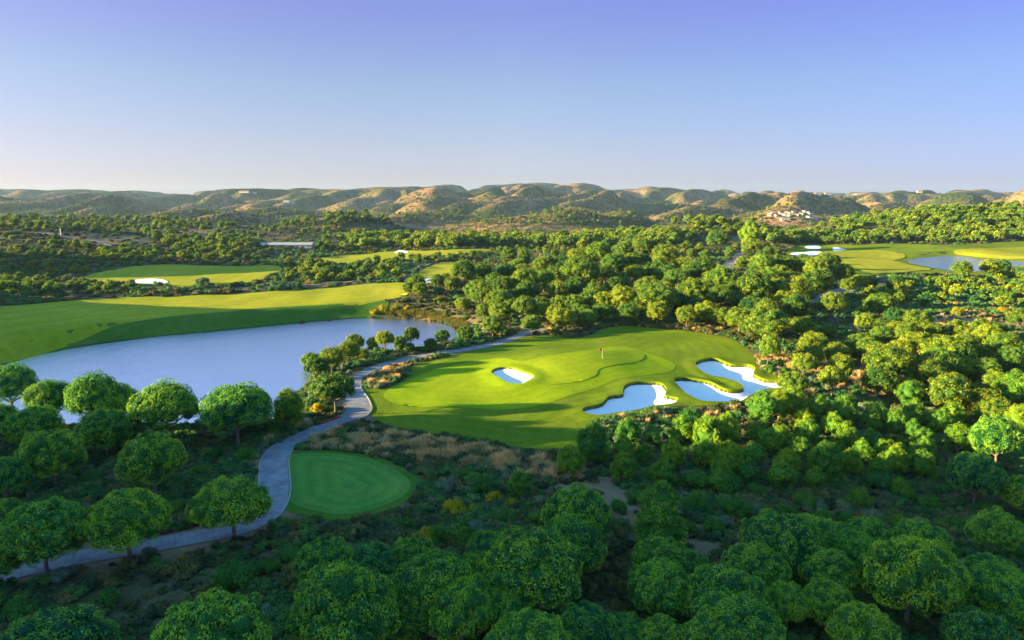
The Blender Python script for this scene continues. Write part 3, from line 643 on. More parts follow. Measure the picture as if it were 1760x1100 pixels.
def grass_mesh(name, seed, mat, n=60, h_=1.0, spread=.45, w_=.05):
    rng = np.random.default_rng(seed); V, Q, T = [], [], []
    for i in range(n):
        a, r_ = rng.uniform(0, 6.28), rng.uniform(0, spread); b = np.array([math.cos(a) * r_, math.sin(a) * r_, 0]); hh = h_ * rng.uniform(.5, 1.1)
        lean = np.array([rng.normal(0, .22), rng.normal(0, .22), 0]) * hh + b * .5; s_ = np.array([math.cos(a + 1.3), math.sin(a + 1.3), 0]) * w_
        o = len(V); V += [b - s_, b + s_, b + lean * .5 + [0, 0, hh * .6] + s_ * 1.2, b + lean + [0, 0, hh], b + lean * .5 + [0, 0, hh * .6] - s_ * 1.2]
        Q.append([o, o + 1, o + 2, o + 3, o + 4]); T += [rng.uniform(.1, .9)] * 5
    return mesh_np(name, np.array(V), Q, mat, False, T)
BUSH = {'green': [bush_mesh('bush', s_, M['bush'], 16, 2200, .1, 1.0) for s_ in (1, 2, 3)],
        'conic': [bush_mesh('bush', s_, M['young'], 16, 2400, .12, 1.5, .7) for s_ in (4, 5)],
        'olive': [bush_mesh('bush', s_, M['olive'], 14, 2000, .1, .95) for s_ in (6, 7)],
        'gorse': [bush_mesh('bush', s_, M['gorse'], 14, 2200, .085, .85) for s_ in (8, 9)]}

# ------------------------------------------------------------------ trees read off the photograph: crown centre x, crown top y, crown width, kind
TREES = []
def T_(kind_, h, s):
    for q in s.split(';'):
        a = [float(v) for v in q.split(',')]; TREES.append((a[0], a[1], a[2], kind_, a[3] if len(a) > 3 else h))
# h = tree height / crown width
T_('big', .86, '85,1050,210;357,1030,238;585,986,200;705,1004,120;745,955,155;795,1002,135;873,1007,112;912,1058,150;1007,1043,112;1075,1055,92;1140,1064,100;915,922,178;982,897,126;992,846,132;1140,921,112;1137,970,124;1342,886,140;1299,943,112;1424,946,114;1473,916,92;1572,938,165;1250,980,142;1266,1022,146;1222,1065,122;1355,1003,96;1428,1001,104;1487,1046,128;1728,976,130;1690,1050,120;1178,944,90;10,632,100,.9;82,655,84,1;158,648,104,1;196,662,90,1;282,666,112;402,666,122;82,743,114;8,788,92;259,749,126;395,822,138,.7;70,849,134,1;216,852,152,.74;-8,862,90;-18,925,80;1682,787,104,.85;1719,718,92,1;1772,820,90')
T_('umb', .85, '572,643,84;536,615,34,.8;544,625,42;562,601,28;570,609,42;598,598,42;609,583,36;624,600,22;641,580,24,.9;661,578,36,.9;686,576,27,1;707,571,31,1;704,590,20;740,585,26;760,567,27,.9;800,555,31,1.1;1324,590,36,1.4;1433,630,50,1.1;1383,618,42,1;1479,467,30,1.1;1497,470,27,1.1;1540,474,29,1')
T_('mid', 1.05, '796,450,44;829,453,34;822,482,42;865,476,36;704,484,23;722,486,25;752,472,24;766,470,22;875,426,26;899,438,22;795,511,24;831,522,24;860,520,34;902,513,42;902,464,44;936,441,38;969,438,40;897,455,32;907,484,40;999,445,58;993,427,34;1030,418,42;1074,416,34;1105,411,30;1132,411,28;1144,418,44;1057,436,42;1091,435,38;1093,457,34;1148,452,44;1163,465,40;958,486,36;991,477,38;1023,486,38;1057,479,34;938,520,34;970,530,38;914,543,32;986,508,36;1016,498,38;1071,493,48;1037,505,36;1132,482,64;1112,474,42;1011,532,32;1037,518,32;962,511,32;848,544,36;1199,443,46;1242,460,50;1192,481,50;1240,493,48;1170,465,38;1215,520,36;1266,535,26;1301,470,60;1324,523,66;1296,511,44;1371,479,52;1371,505,48;1433,505,48;1515,504,46;1336,440,34;1361,440,36;1390,441,38;1424,434,36;1450,455,32;1404,462,50;1310,435,40;1293,412,30;1235,395,36;1656,448,30;1702,449,28;1724,447,26;1480,569,34;1531,593,70;1579,530,44;1542,556,36;1610,554,34;1627,574,68;1617,603,58;1692,614,46;1727,573,50;1740,597,46;1364,641,48;1569,651,40;1757,533,36;850,470,30;880,498,30;935,466,34;1010,462,36;1040,455,34;1120,455,34;1176,442,30;1220,470,36;1265,478,38;1160,500,40;1200,512,36;1280,440,26;1262,500,38;1340,480,40;1345,455,34;1100,505,40;1080,520,36;1130,520,38;1180,528,34;1240,528,34;1290,545,36;1660,560,36;1590,575,40;1660,618,40;1715,640,40;1560,610,40;1650,590,56;1600,620,50;1690,660,56;1640,655,44;1720,690,50;1575,575,46;1520,560,36;1700,560,40;1440,590,40;1400,570,38;1380,545,36')
T_('tall', 1.5, '1290,378,34;1187,700,52,1.2;1752,640,60,1.2;1757,695,56,1.2;495,676,62,1.25;943,468,26;1455,677,48,1.3;1410,675,42,1.3;1565,650,42,1.3;1314,668,56,1.3;1340,672,44,1.3;1366,666,46,1.3')
T_('young', 1.15, '1019,727,60,1.3;980,764,50,1.2;1073,748,44;1073,777,46;1080,718,42;1121,730,33;1157,757,44;1175,718,42;1251,716,42;1258,764,46;1355,772,48;1296,757,42;1424,757,60;1455,725,48;1485,754,40;1592,736,36;1542,759,50;1587,772,44;1135,820,76,1;1135,868,95,.9;894,809,44,1.1;1500,700,40;1540,705,40;1620,700,42;1650,730,44;1570,720,36;1215,756,44;1390,720,44;1325,735,40;1640,690,40;1500,735,38;1140,790,42;1700,690,38;1110,760,36;1220,725,36')
BUSHES = []
def B_(kind_, s):
    for q in s.split(';'):
        a = [float(v) for v in q.split(',')]; BUSHES.append((a[0], a[1], a[2], kind_))
B_('green', '400,938,84;472,720,36;420,760,40;830,806,48;796,800,28;698,918,66;1512,798,58;1387,832,48;1267,836,66;1201,832,50;1196,795,60;1251,800,56;1350,855,38;1646,872,48;1619,882,28;1719,909,30;1746,925,42;790,575,22;825,563,22;860,551,30;1645,640,40;1330,800,44;1300,820,40;1440,800,40;1600,840,44;1700,850,44;700,880,34;870,860,46;920,870,36;1180,880,40;1230,880,44;1000,900,36;850,900,44;630,940,48;500,925,50;460,950,46;540,960,44;330,880,36;300,850,40;150,800,34;340,790,38;370,760,30;30,1010,60;180,1000,50;1620,820,30;570,690,22;1100,830,44;1060,850,36;1560,880,34;1640,925,34;1460,870,40;1320,870,36;425,700,30;880,570,22;955,560,20;1320,640,24;1350,640,24;1400,690,28;1470,700,30;1500,760,34')
B_('conic', '1551,823,42;1478,838,40;1414,872,36;1544,882,34;1350,880,30;1600,800,28;470,735,22;1425,515,24;1120,800,34;750,900,40;800,905,36')
B_('olive', '762,803,52;600,905,92;350,470,22;342,473,18;1400,840,44;560,930,50;820,880,40;930,840,34;118,463,22;225,472,20;640,650,22;655,632,20;360,850,34;440,760,28;590,940,40;1500,860,40;1290,850,40;500,480,16;470,478,18;540,470,18;340,492,18;360,492,18;390,489,16;560,462,16;600,468,16;1160,850,34;1000,870,30;1450,850,30;250,930,36;110,960,44')
B_('gorse', '782,843,46;813,853,36;733,889,54;700,735,16;850,835,34;880,845,30;545,682,32;420,765,24;660,515,24;680,517,22;645,524,20;700,520,16;1420,700,20;1235,560,12;1350,470,20;1160,418,18;1130,437,20;1000,450,20;865,460,20;880,465,18;755,502,20;1480,520,18;1650,520,26;1727,519,24;1600,500,24;1560,490,20;640,640,10;560,735,8;1400,815,18')
def place(traces, ratio=None):
    out = []
    for (px, py, wpx, kd, hr) in traces:
        c, s = math.cos(R(PITCH)), math.sin(R(PITCH)); th = max(0.0, math.atan((py - 345) / F)); b_ = hr * .62
        py = py + wpx / 2 * (math.sqrt((b_ * math.cos(th)) ** 2 + math.sin(th) ** 2) - b_ * math.cos(th)) * .8
        def add(yy, kx, kz): return hr * wpx * (yy * (c - kz * s)) / F
        x, y = cast([px], [py], zall, add, y0=34, y1=2500)
        out.append((float(x[0]), float(y[0])))
    return out
ex_poly = EXCL
def clear(x, y, pad, polys=None):
    x = np.atleast_1d(np.asarray(x, float)); y = np.atleast_1d(np.asarray(y, float)); ok = np.ones(x.shape, bool)
    for p in (polys or EXCL): ok &= sdf_box(p, x, y, pad + 2) < -pad
    return ok
ORD = ['', 'second ', 'third ', 'fourth ', 'fifth ', 'sixth ', 'seventh ', 'eighth ', 'ninth ', 'tenth ', 'eleventh ', 'twelfth ', 'thirteenth ', 'fourteenth ', 'fifteenth ']
def ordin(i, n):
    if n == 1: return 'the only '
    if i == 0: return 'leftmost '
    if i == n - 1: return 'rightmost '
    if i < n / 2: return (ORD[i] if i < 15 else '%dth ' % (i + 1)) + 'from left, '
    j = n - 1 - i; return (ORD[j] if j < 15 else '%dth ' % (j + 1)) + 'from right, '
# picture zones, first match wins: x0, y0, x1, y1 of crown tops, and what one finds there
ZONES = [(-100, 1015, 1900, 1200, 'cut off by the bottom edge'), (-100, 970, 1900, 1015, 'just above the bottom edge row'), (-100, 905, 250, 970, 'beside the lower left path'),
 (-100, 625, 470, 700, 'on the near lake shore at left'), (-100, 700, 470, 812, 'on the shaded slope below the lake'), (-100, 812, 470, 905, 'standing over the lower left path'),
 (470, 560, 600, 700, 'left of the path bend by the lake'), (600, 540, 820, 640, 'between lake and curving path'), (470, 700, 640, 780, 'by the red rails on the path'),
 (640, 780, 960, 840, 'among scrub right of the oval tee'), (470, 840, 820, 1000, 'below the oval tee'), (820, 840, 1100, 960, 'in the shaded clump right of the tee'),
 (940, 700, 1060, 800, 'at the lower tip of the green surround'), (1060, 700, 1200, 800, 'just below the scalloped bunker'), (1060, 800, 1210, 905, 'below the bunkers in open scrub'),
 (1060, 905, 1400, 970, 'in the shaded lower middle'), (1200, 640, 1400, 700, 'in front of the largest bunker'), (1200, 700, 1400, 790, 'on the slope under the largest bunker'),
 (1210, 790, 1420, 905, 'in the dark hollow at lower right'), (1400, 905, 1800, 970, 'beside the earth footpath at lower right'), (1400, 640, 1520, 720, 'right of the largest bunker'), (1520, 640, 1680, 720, 'at the foot of the right hand broad trees'),
 (1400, 720, 1520, 800, 'on the shaded slope right of the bunkers'), (1520, 720, 1660, 800, 'on the shaded slope toward the right edge'), (1400, 800, 1600, 905, 'in the hollow above the earth footpath'), (1600, 800, 1800, 905, 'near the right edge above the footpath'),
 (1660, 640, 1800, 800, 'at the right edge in sunlight'), (1300, 580, 1460, 650, 'just right of the largest bunker sand'), (1460, 560, 1800, 650, 'in the broad tree belt at right'),
 (1460, 515, 1800, 560, 'along the tan dirt strip at right'), (1460, 462, 1800, 515, 'in front of the far pond'), (1600, 440, 1800, 462, 'against the water of the far pond'),
 (640, 500, 720, 530, 'where the fairway meets the lake corner'), (690, 462, 790, 500, 'at the left tip of the pine grove'), (780, 500, 930, 560, 'along the front left edge of the grove'),
 (930, 500, 1100, 560, 'behind the putting green at the grove front'), (1100, 500, 1250, 560, 'grove front behind the flag to its right'), (1250, 500, 1460, 560, 'grove front by the pale road at right'),
 (780, 440, 880, 500, 'left part of the pine grove'), (880, 440, 960, 500, 'left middle of the pine grove'), (960, 440, 1060, 500, 'middle of the pine grove'), (1060, 440, 1150, 500, 'right middle of the pine grove'),
 (1150, 440, 1290, 500, 'right part of the pine grove'), (1290, 400, 1480, 440, 'back row beside the far right bunkers'), (1290, 440, 1480, 500, 'rightmost block of the pine grove'),
 (860, 400, 960, 440, 'back left edge of the pine grove'), (960, 400, 1060, 440, 'back middle edge of the pine grove'), (1060, 400, 1180, 440, 'back right edge of the pine grove'), (1180, 370, 1320, 400, 'on the far knoll behind the grove'), (-100, 440, 640, 500, 'between the two left fairways'), (0, 0, 1800, 1200, 'in open scrub')]
def zone(px, py):
    for i, z in enumerate(ZONES):
        if z[0] <= px < z[2] and z[1] <= py < z[3]: return i
    return len(ZONES) - 1
def label_all(items, noun, cat, group):
    """items: (object, px, py, descr); labels: order from the left inside each zone and look"""
    Z = {}
    for it in items: Z.setdefault((zone(it[1], it[2]), it[3]), []).append(it)
    for (zi, de), L in Z.items():
        L.sort(key=lambda q: q[1])
        for i, it in enumerate(L): tag(it[0], '%s%s %s' % (ordin(i, len(L)), de, ZONES[zi][4]), cat, group)

DESC = {'big': 'broad domed stone pine', 'umb': 'small umbrella pine', 'mid': 'rounded green pine', 'tall': 'tall narrow pine', 'young': 'bright young pine'}
tree_pts = []; items = []; rr_ = random.Random(5)
made = {}
SPECS = []
class Spec(dict): pass
def add_tree(key, vi, x, y, radius, height, rz):
    z = float(zall(np.array([x]), np.array([y]))[0]); d = project(x, y, z)[2]
    sp_ = Spec(a=(key, vi, x, y, radius, height, rz), size=radius / d); SPECS.append(sp_); return sp_
def build_tree(key, vi, x, y, radius, height, rz, nm='pine_tree'):
    cm, tm, cz, hz = KINDS[key][vi]; z = float(zall(np.array([x]), np.array([y]))[0]) - 0.05
    r = empty(nm, (x, y, z), rz); sz = height / hz
    proto = made.get((key, vi))
    if proto is None:
        c = obj('crown', cm, r); t_ = obj('trunk', tm, r); made[(key, vi)] = (c, t_)
    else:
        c = proto[0].copy(); t_ = proto[1].copy()
        for q in (c, t_): COL.objects.link(q); q.parent = r
    c.location = (0, 0, cz * sz); jx = rr_.uniform(.88, 1.12); c.scale = (radius * jx, radius * rr_.uniform(.9, 1.08), sz * rr_.uniform(.94, 1.06)); t_.scale = (radius * .95, radius * .95, sz)
    c.matrix_parent_inverse.identity(); t_.matrix_parent_inverse.identity()
    return r
for (px, py, wpx, kd, hr), (x, y) in zip(TREES, place(TREES)):
    if not np.isfinite(y): continue
    hard = [lake, tee, surround] + [b for b, _, _ in BW] + [band(pathS, .3)]
    if not clear(x, y, 0.3, hard)[0]:
        kx, kz = x / y, 0; ok = False
        for dy_ in (-1, 1, -2, 2, -3, 3, -4, 4, -6, 6, 8, -8):
            if clear(x + kx * dy_, y + dy_, 0.3, hard)[0]: x, y = x + kx * dy_, y + dy_; ok = True; break
    d = project(x, y, float(zground(x, y)))[2]; rad = wpx * d / F / 2
    vi = rr_.randrange(len(KINDS[kd])); o = add_tree(kd, vi, x, y, rad * (1.1 if kd == 'mid' else .9 if kd == 'big' else .98), rad * 2 * hr * (1.25 if kd == 'umb' and wpx < 50 else 1.0), rr_.uniform(0, 6.28))
    items.append((o, px, py, DESC[kd])); tree_pts.append((x, y, rad))
def in_px_poly(poly, n, rng):
    p = np.array(poly, float); out = []
    while len(out) < n:
        q = rng.uniform(p.min(0), p.max(0), (n * 2, 2)); m = sdf(p, q[:, 0], q[:, 1]) > 0; out += list(q[m])
    return np.array(out[:n])
def fill(poly, n, wid, hr, kd, pack=.72):
    q = []; rg = np.random.default_rng(77); P_ = in_px_poly(poly, n * 14, rg); X, Y = cast(P_[:, 0], P_[:, 1], zground, n=500); c = 0
    hard = EXCL
    okm = clear(X, Y, 1.5, hard)
    for x, y, m in zip(X, Y, okm):
        if not m or c >= n: continue
        rad = rg.uniform(*wid) / 2
        if any((x - a) ** 2 + (y - b) ** 2 < (pack * (rad + r_)) ** 2 for a, b, r_ in tree_pts): continue
        h_ = rad * 2 * hr * rg.uniform(.85, 1.15); o = add_tree(kd, int(rg.integers(len(KINDS[kd]))), x, y, rad, h_, rg.uniform(0, 6.28))
        tx, ty, _ = project(x, y, float(zground(x, y)) + h_); items.append((o, float(tx), float(ty), DESC[kd])); tree_pts.append((x, y, rad)); c += 1
fill([(715, 500), (800, 470), (900, 448), (1100, 432), (1300, 425), (1450, 455), (1470, 505), (1400, 560), (1310, 592), (1240, 574), (1100, 562), (930, 566), (830, 560), (730, 528)], 70, (5.5, 8.5), 1.05, 'mid')
fill([(1360, 600), (1460, 560), (1600, 575), (1760, 590), (1760, 720), (1600, 720), (1450, 690), (1370, 650)], 20, (4, 7), 1.1, 'mid', .8)
fill([(1190, 740), (1420, 720), (1700, 740), (1700, 800), (1500, 850), (1230, 850), (1170, 800)], 26, (2.6, 4.4), 1.15, 'young', .9)
fill([(0, 720), (430, 730), (430, 790), (0, 790)], 5, (6, 8), .9, 'big', .9)
fill([(560, 975), (1720, 950), (1720, 1095), (560, 1095)], 12, (4.5, 6.5), .85, 'big', .74)
NT = len(items)
bitems = []
BD = {'green': 'leafy green bush', 'conic': 'pointed bright green bush', 'olive': 'grey green bush', 'gorse': 'yellow flowering broom'}
bmade = {}
for (px, py, wpx, kd), (x, y) in zip(BUSHES, place([(a, b, c_, d_, .8) for a, b, c_, d_ in BUSHES])):
    if not np.isfinite(y): continue
    hard = [lake, tee, surround, fairA, fairB] + [band(pathS, .3)]
    d = project(x, y, float(zground(x, y)))[2]; rad = wpx * d / F / 2
    if not clear(x, y, rad * .6, hard)[0]:
        kx = x / y
        for dy_ in (-1, 1, -2, 2, -3, 3, -5, 5, 8, -8, 12, -12):
            if clear(x + kx * dy_, y + dy_, rad * .6, hard)[0]: x, y = x + kx * dy_, y + dy_; break
    vi = rr_.randrange(len(BUSH[kd])); z = float(zground(x, y)) - .1
    if (kd, vi) in bmade: o = bmade[(kd, vi)].copy(); COL.objects.link(o)
    else: o = obj('broom_bush' if kd == 'gorse' else 'bush', BUSH[kd][vi]); bmade[(kd, vi)] = o
    o.location = (x, y, z); o.rotation_euler = (0, 0, rr_.uniform(0, 6.28)); o.scale = (rad, rad, rad * rr_.uniform(1.0, 1.25))
    bitems.append((o, px, py, BD[kd])); tree_pts.append((x, y, rad * .7))
label_all(bitems, 'bush', 'bush', 'bushes in the scrub')
print('trees', NT, 'bushes', len(bitems))

# ------------------------------------------------------------------ far pines one can still tell apart (fills up to 300), then stuff
rng = np.random.default_rng(3)
def far_group(px0, y0f, n, wid, key, label, group, spread=3, jit=True):
    xs = np.sort(rng.uniform(px0[0], px0[1], n)); X, Y = cast(xs, y0f(xs) + np.abs(rng.normal(0, spread, n)), zall)
    L_ = []
    for x, y in zip(X, Y):
        if not np.isfinite(y) or not clear(x, y, 2)[0]: continue
        rad = rng.uniform(*wid) / 2; o = add_tree('far', rng.integers(0, 3), x, y, rad, rad * 2 * rng.uniform(1.3, 1.7), rng.uniform(0, 6.28))
        o['group'] = group; L_.append((float(project(x, y, float(zall(np.array([x]), np.array([y]))[0]))[0]), o))
    L_.sort(key=lambda q: q[0])
    for i, (_, o) in enumerate(L_): o['label'] = ordin(i, len(L_)) + label
far_group((610, 1150), lambda x: 424 - (x - 600) * 0.006, 70, (6.5, 9), 'far', 'dark pine in the tree line below the tan hills', 'pines of the distant tree line', 2)
far_group((1330, 1760), lambda x: 417 + 0 * x, 26, (5, 7.5), 'far', 'dark pine behind the far right golf hole', 'pines behind the right golf hole', 1.5)

far_items = []
SPECS.sort(key=lambda q: -q['size'])
REST = SPECS[300:]
for q in SPECS[:300]: q['o'] = build_tree(*q['a'])
label_all([(q[0]['o'], q[1], q[2], q[3]) for q in items if 'o' in q[0]], 'pine', 'pine tree', 'stone pines on the golf course')
for q in SPECS[:300]:
    if 'label' in q: tag(q['o'], q['label'], 'pine tree', q['group'])
print('pines built', len(SPECS) - len(REST), 'as stuff', len(REST))
def gn_scatter(name, protos, X, Y, scl, rot, idx, label, cat, zoff=-0.05, Z=None):
    Z = (zall(X, Y) + zoff) if Z is None else Z
    me = bpy.data.meshes.new(name); n = len(X); me.vertices.add(n); me.vertices.foreach_set('co', np.column_stack([X, Y, Z]).astype(np.float32).ravel())
    for nm, typ, dat in (('scl', 'FLOAT', scl), ('rotz', 'FLOAT', rot)):
        a = me.attributes.new(nm, typ, 'POINT'); a.data.foreach_set('value', np.asarray(dat, np.float32))
    a = me.attributes.new('idx', 'INT', 'POINT'); a.data.foreach_set('value', np.asarray(idx, np.int32))
    o = obj(name, me); tag(o, label, cat, kind='stuff')
    pc = bpy.data.collections.new(name + '_sources')
    for i, pm in enumerate(protos): pc.objects.link(bpy.data.objects.new('%s_%02d' % (name, i), pm))
    ng = bpy.data.node_groups.new(name, 'GeometryNodeTree')
    ng.interface.new_socket('Geometry', in_out='INPUT', socket_type='NodeSocketGeometry'); ng.interface.new_socket('Geometry', in_out='OUTPUT', socket_type='NodeSocketGeometry')
    gi = ng.nodes.new('NodeGroupInput'); go = ng.nodes.new('NodeGroupOutput'); ip = ng.nodes.new('GeometryNodeInstanceOnPoints'); ci = ng.nodes.new('GeometryNodeCollectionInfo')
    ci.inputs['Collection'].default_value = pc; ci.inputs['Separate Children'].default_value = True; ci.inputs['Reset Children'].default_value = True
    def at(nm, typ):
        q = ng.nodes.new('GeometryNodeInputNamedAttribute'); q.data_type = typ; q.inputs['Name'].default_value = nm; return q.outputs['Attribute']
    cx = ng.nodes.new('ShaderNodeCombineXYZ'); ng.links.new(at('rotz', 'FLOAT'), cx.inputs['Z'])
    e2r = ng.nodes.new('FunctionNodeEulerToRotation'); ng.links.new(cx.outputs[0], e2r.inputs[0])
    ng.links.new(gi.outputs[0], ip.inputs['Points']); ng.links.new(ci.outputs[0], ip.inputs['Instance']); ip.inputs['Pick Instance'].default_value = True
    ng.links.new(at('idx', 'INT'), ip.inputs['Instance Index']); ng.links.new(e2r.outputs[0], ip.inputs['Rotation']); ng.links.new(at('scl', 'FLOAT'), ip.inputs['Scale'])
    ng.links.new(ip.outputs[0], go.inputs[0])
    md = o.modifiers.new('scatter', 'NODES'); md.node_group = ng
    return o
baref = lambda x, y: make_zf(bare)(x, y)
# low scrub everywhere outside mown grass, water and paths
def wedge(n, y0, y1, marg=1.12):
    y = np.sqrt(rng.uniform(y0 ** 2, y1 ** 2, n)); return rng.uniform(-1, 1, n) * y * 0.76 * marg, y
SX, SY, SS, SI = [], [], [], []
for n, y0, y1, s0, s1 in ((21000, 40, 115, .35, 1.25), (22000, 115, 240, .45, 1.5), (18000, 240, 560, .8, 2.4), (12000, 560, 1300, 1.3, 3)):
    x, y = wedge(n, y0, y1); ok = clear(x, y, 0.5); dens = pnoise(x / 9, y / 9, 31) * .9 + pnoise(x / 40, y / 40, 32) * .8 + .8
    ok &= rng.uniform(0, 1, n) < np.clip(dens, .12, 1) * (1 - .8 * baref(x, y)); x, y = x[ok], y[ok]
    sel = pnoise(x / 25, y / 25, 33) + rng.normal(0, .25, len(x)); ppx, ppy, _ = project(x, y, 0 * x)
    sel = np.where((ppx > 470) & (ppx < 760) & (ppy > 436) & (ppy < 492), np.abs(sel) + .3, sel); sel = np.where((ppx > 1460) & (ppy > 480) & (ppy < 545), np.abs(sel) * 1.3 + .1, sel)
    SX.append(x); SY.append(y); SS.append(rng.uniform(s0, s1, len(x)) ** 1.0); SI.append(np.where(sel < -.12, 0, np.where(sel < .1, 1, np.where(sel < .28, 2, np.where(sel < .5, 3, np.where(sel < .68, 4, 5))))))
SX = np.concatenate(SX); SY = np.concatenate(SY); SS = np.concatenate(SS); SI = np.concatenate(SI)
sp = [bush_mesh('scrub', 61, M['scrub'], 8, 420, .2, .7), bush_mesh('scrub', 62, M['scrub'], 7, 380, .22, .6), bush_mesh('scrub', 63, M['scrubb'], 8, 420, .2, .8),
      bush_mesh('scrub', 64, M['scrubb'], 8, 420, .18, .9), bush_mesh('scrub', 65, M['olive'], 7, 360, .2, .7), bush_mesh('scrub', 66, M['gorse'], 7, 420, .13, .7)]
SI[(SI == 5) & (rng.uniform(0, 1, len(SI)) < .55)] = 3
gn_scatter('scrub', sp, SX, SY, SS, rng.uniform(0, 6.28, len(SX)), SI, 'low mixed scrub covering the unmown ground', 'scrub')
# distant woods
WX, WY, WS = [], [], []
def woods(poly, n, s0, s1):
    q = in_px_poly(poly, n, rng); x, y = cast(q[:, 0], q[:, 1], zall, n=500); m = np.isfinite(y); x, y = x[m], y[m]; m = clear(x, y, 3); x, y = x[m], y[m]
    bx_, by_, _ = project(x, y, zall(x, y))      # keep the far buildings free of trees in front
    m = ~((bx_ > 440) & (bx_ < 548) & (by_ > 417) & (by_ < 446)) & ~((bx_ > 1312) & (bx_ < 1410) & (by_ > 364) & (by_ < 398)); x, y = x[m], y[m]
    WX.append(x); WY.append(y); WS.append(rng.uniform(s0, s1, len(x)))
woods([(600, 408), (1160, 404), (1160, 424), (900, 424), (600, 427)], 420, 3, 4.6)
woods([(0, 380), (300, 378), (460, 382), (620, 378), (620, 412), (560, 430), (300, 428), (240, 400), (0, 396)], 260, 1.6, 3.4)
woods([(150, 430), (420, 430), (620, 424), (610, 432), (450, 446), (300, 452), (160, 448)], 130, 1.4, 2.6)
woods([(0, 450), (150, 452), (160, 490), (300, 500), (0, 510)], 110, 1.0, 2.2)
woods([(0, 405), (120, 412), (240, 440), (150, 450), (0, 445)], 60, 1.2, 2.2)
woods([(1160, 392), (1300, 390), (1420, 388), (1600, 366), (1760, 354), (1850, 350), (1850, 410), (1500, 412), (1300, 412), (1160, 412)], 380, 2.0, 3.8)
woods([(1320, 408), (1860, 405), (1860, 414), (1320, 420)], 180, 2.6, 4.4)
woods([(490, 455), (700, 440), (790, 436), (860, 440), (740, 455), (690, 482), (560, 490), (480, 490)], 150, 1.4, 2.6)
woods([(840, 420), (1200, 410), (1280, 430), (1180, 440), (860, 436)], 60, 2, 3)
woods([(1480, 492), (1760, 475), (1860, 480), (1860, 535), (1500, 530)], 120, 1.2, 2.6)
woods([(0, 375), (500, 380), (620, 385), (300, 395), (0, 392)], 110, 2.2, 3.6)
woods([(0, 335), (1760, 335), (1760, 392), (0, 380)], 2600, 1.6, 4)
WX = np.concatenate(WX); WY = np.concatenate(WY); WS = np.concatenate(WS); WI = rng.integers(0, 3, len(WX))
WX = np.concatenate([WX, [q['a'][2] for q in REST]]); WY = np.concatenate([WY, [q['a'][3] for q in REST]]); WS = np.concatenate([WS, [q['a'][4] for q in REST]])
WI = np.concatenate([WI, [(0 if q['a'][0] == 'far' else 3) + i % 3 for i, q in enumerate(REST)]]).astype(int)
def joined_tree(vi, key='far'):
    cm, tm, cz, hz = KINDS[key][vi]; V1 = np.empty(len(cm.vertices) * 3); cm.vertices.foreach_get('co', V1); V1 = V1.reshape(-1, 3) * [1, 1, 1.1] + [0, 0, cz]
    V2 = np.empty(len(tm.vertices) * 3); tm.vertices.foreach_get('co', V2); V2 = V2.reshape(-1, 3)
    Fa = [list(p.vertices) for p in cm.polygons] + [[v + len(V1) for v in p.vertices] for p in tm.polygons]
    T = np.empty(len(cm.vertices)); cm.attributes['tone'].data.foreach_get('value', T)
    me = mesh_np('far_pine', np.concatenate([V1, V2]), Fa, M['pine'], False, np.concatenate([T, np.full(len(V2), .3)])); me.materials.append(M['bark'])
    mi = np.zeros(len(me.polygons), np.int32); mi[len(cm.polygons):] = 1; me.polygons.foreach_set('material_index', mi); return me
gn_scatter('woods', [joined_tree(i) for i in range(3)] + [joined_tree(i, 'mid') for i in (0, 1, 3)], WX, WY, WS, rng.uniform(0, 6.28, len(WX)), WI, 'distant pine woods dotted over knolls and hill feet', 'woods', -.2)
# dry grass, reeds
DX, DY = [], []
def tall_grass(poly, n, zf=zground):
    q = in_px_poly(poly, n, rng); x, y = cast(q[:, 0], q[:, 1], zf); m = clear(x, y, .4) & (pnoise(x / 3.2, y / 2.2, 41) + .6 * pnoise(x / 9, y / 7, 42) > rng.normal(-.02, .09, len(x))); DX.append(x[m]); DY.append(y[m])
tall_grass([(515, 770), (560, 742), (620, 734), (700, 750), (800, 764), (880, 785), (960, 800), (950, 825), (880, 815), (780, 805), (700, 795), (640, 782), (560, 780)], 4200)
tall_grass([(625, 668), (640, 645), (680, 625), (705, 628), (700, 650), (660, 668)], 350)
tall_grass([(640, 742), (1000, 800), (1000, 830), (900, 820), (700, 760)], 400)
tall_grass([(1000, 725), (1160, 706), (1260, 702), (1270, 716), (1100, 730), (1020, 745)], 350)
tall_grass([(1295, 600), (1340, 590), (1380, 660), (1345, 680), (1345, 650), (1305, 638)], 300)
tall_grass([(1400, 620), (1560, 640), (1600, 700), (1480, 670), (1380, 690)], 350)
tall_grass([(1500, 530), (1760, 520), (1760, 570), (1560, 565)], 700)
tall_grass([(820, 560), (1290, 560), (1290, 580), (1000, 590), (900, 570)], 350)
tall_grass([(440, 770), (520, 730), (570, 725), (500, 750), (455, 790)], 200)
DX = np.concatenate(DX); DY = np.concatenate(DY)
gn_scatter('dry_grass', [grass_mesh('tuft', s_, M['straw'], 46, 1.1, .5, .035) for s_ in (1, 2, 3)], DX, DY, rng.uniform(.35, 1.0, len(DX)) * (1 + .6 * np.clip(pnoise(DX / 3, DY / 3, 43) * 2, -.5, 1)), rng.uniform(0, 6.28, len(DX)), rng.integers(0, 3, len(DX)), 'tall dry straw coloured grass between tee and green', 'grass')
q = spline(Wz([(640, 544), (700, 546), (740, 550), (775, 558), (795, 568), (801, 583)], LAKE_Z), False, 12); i_ = rng.integers(0, len(q), 900)
x = q[i_, 0] + rng.normal(0, .8, 900); y = q[i_, 1] + .8 + np.abs(rng.normal(.5, 1.3, 900))
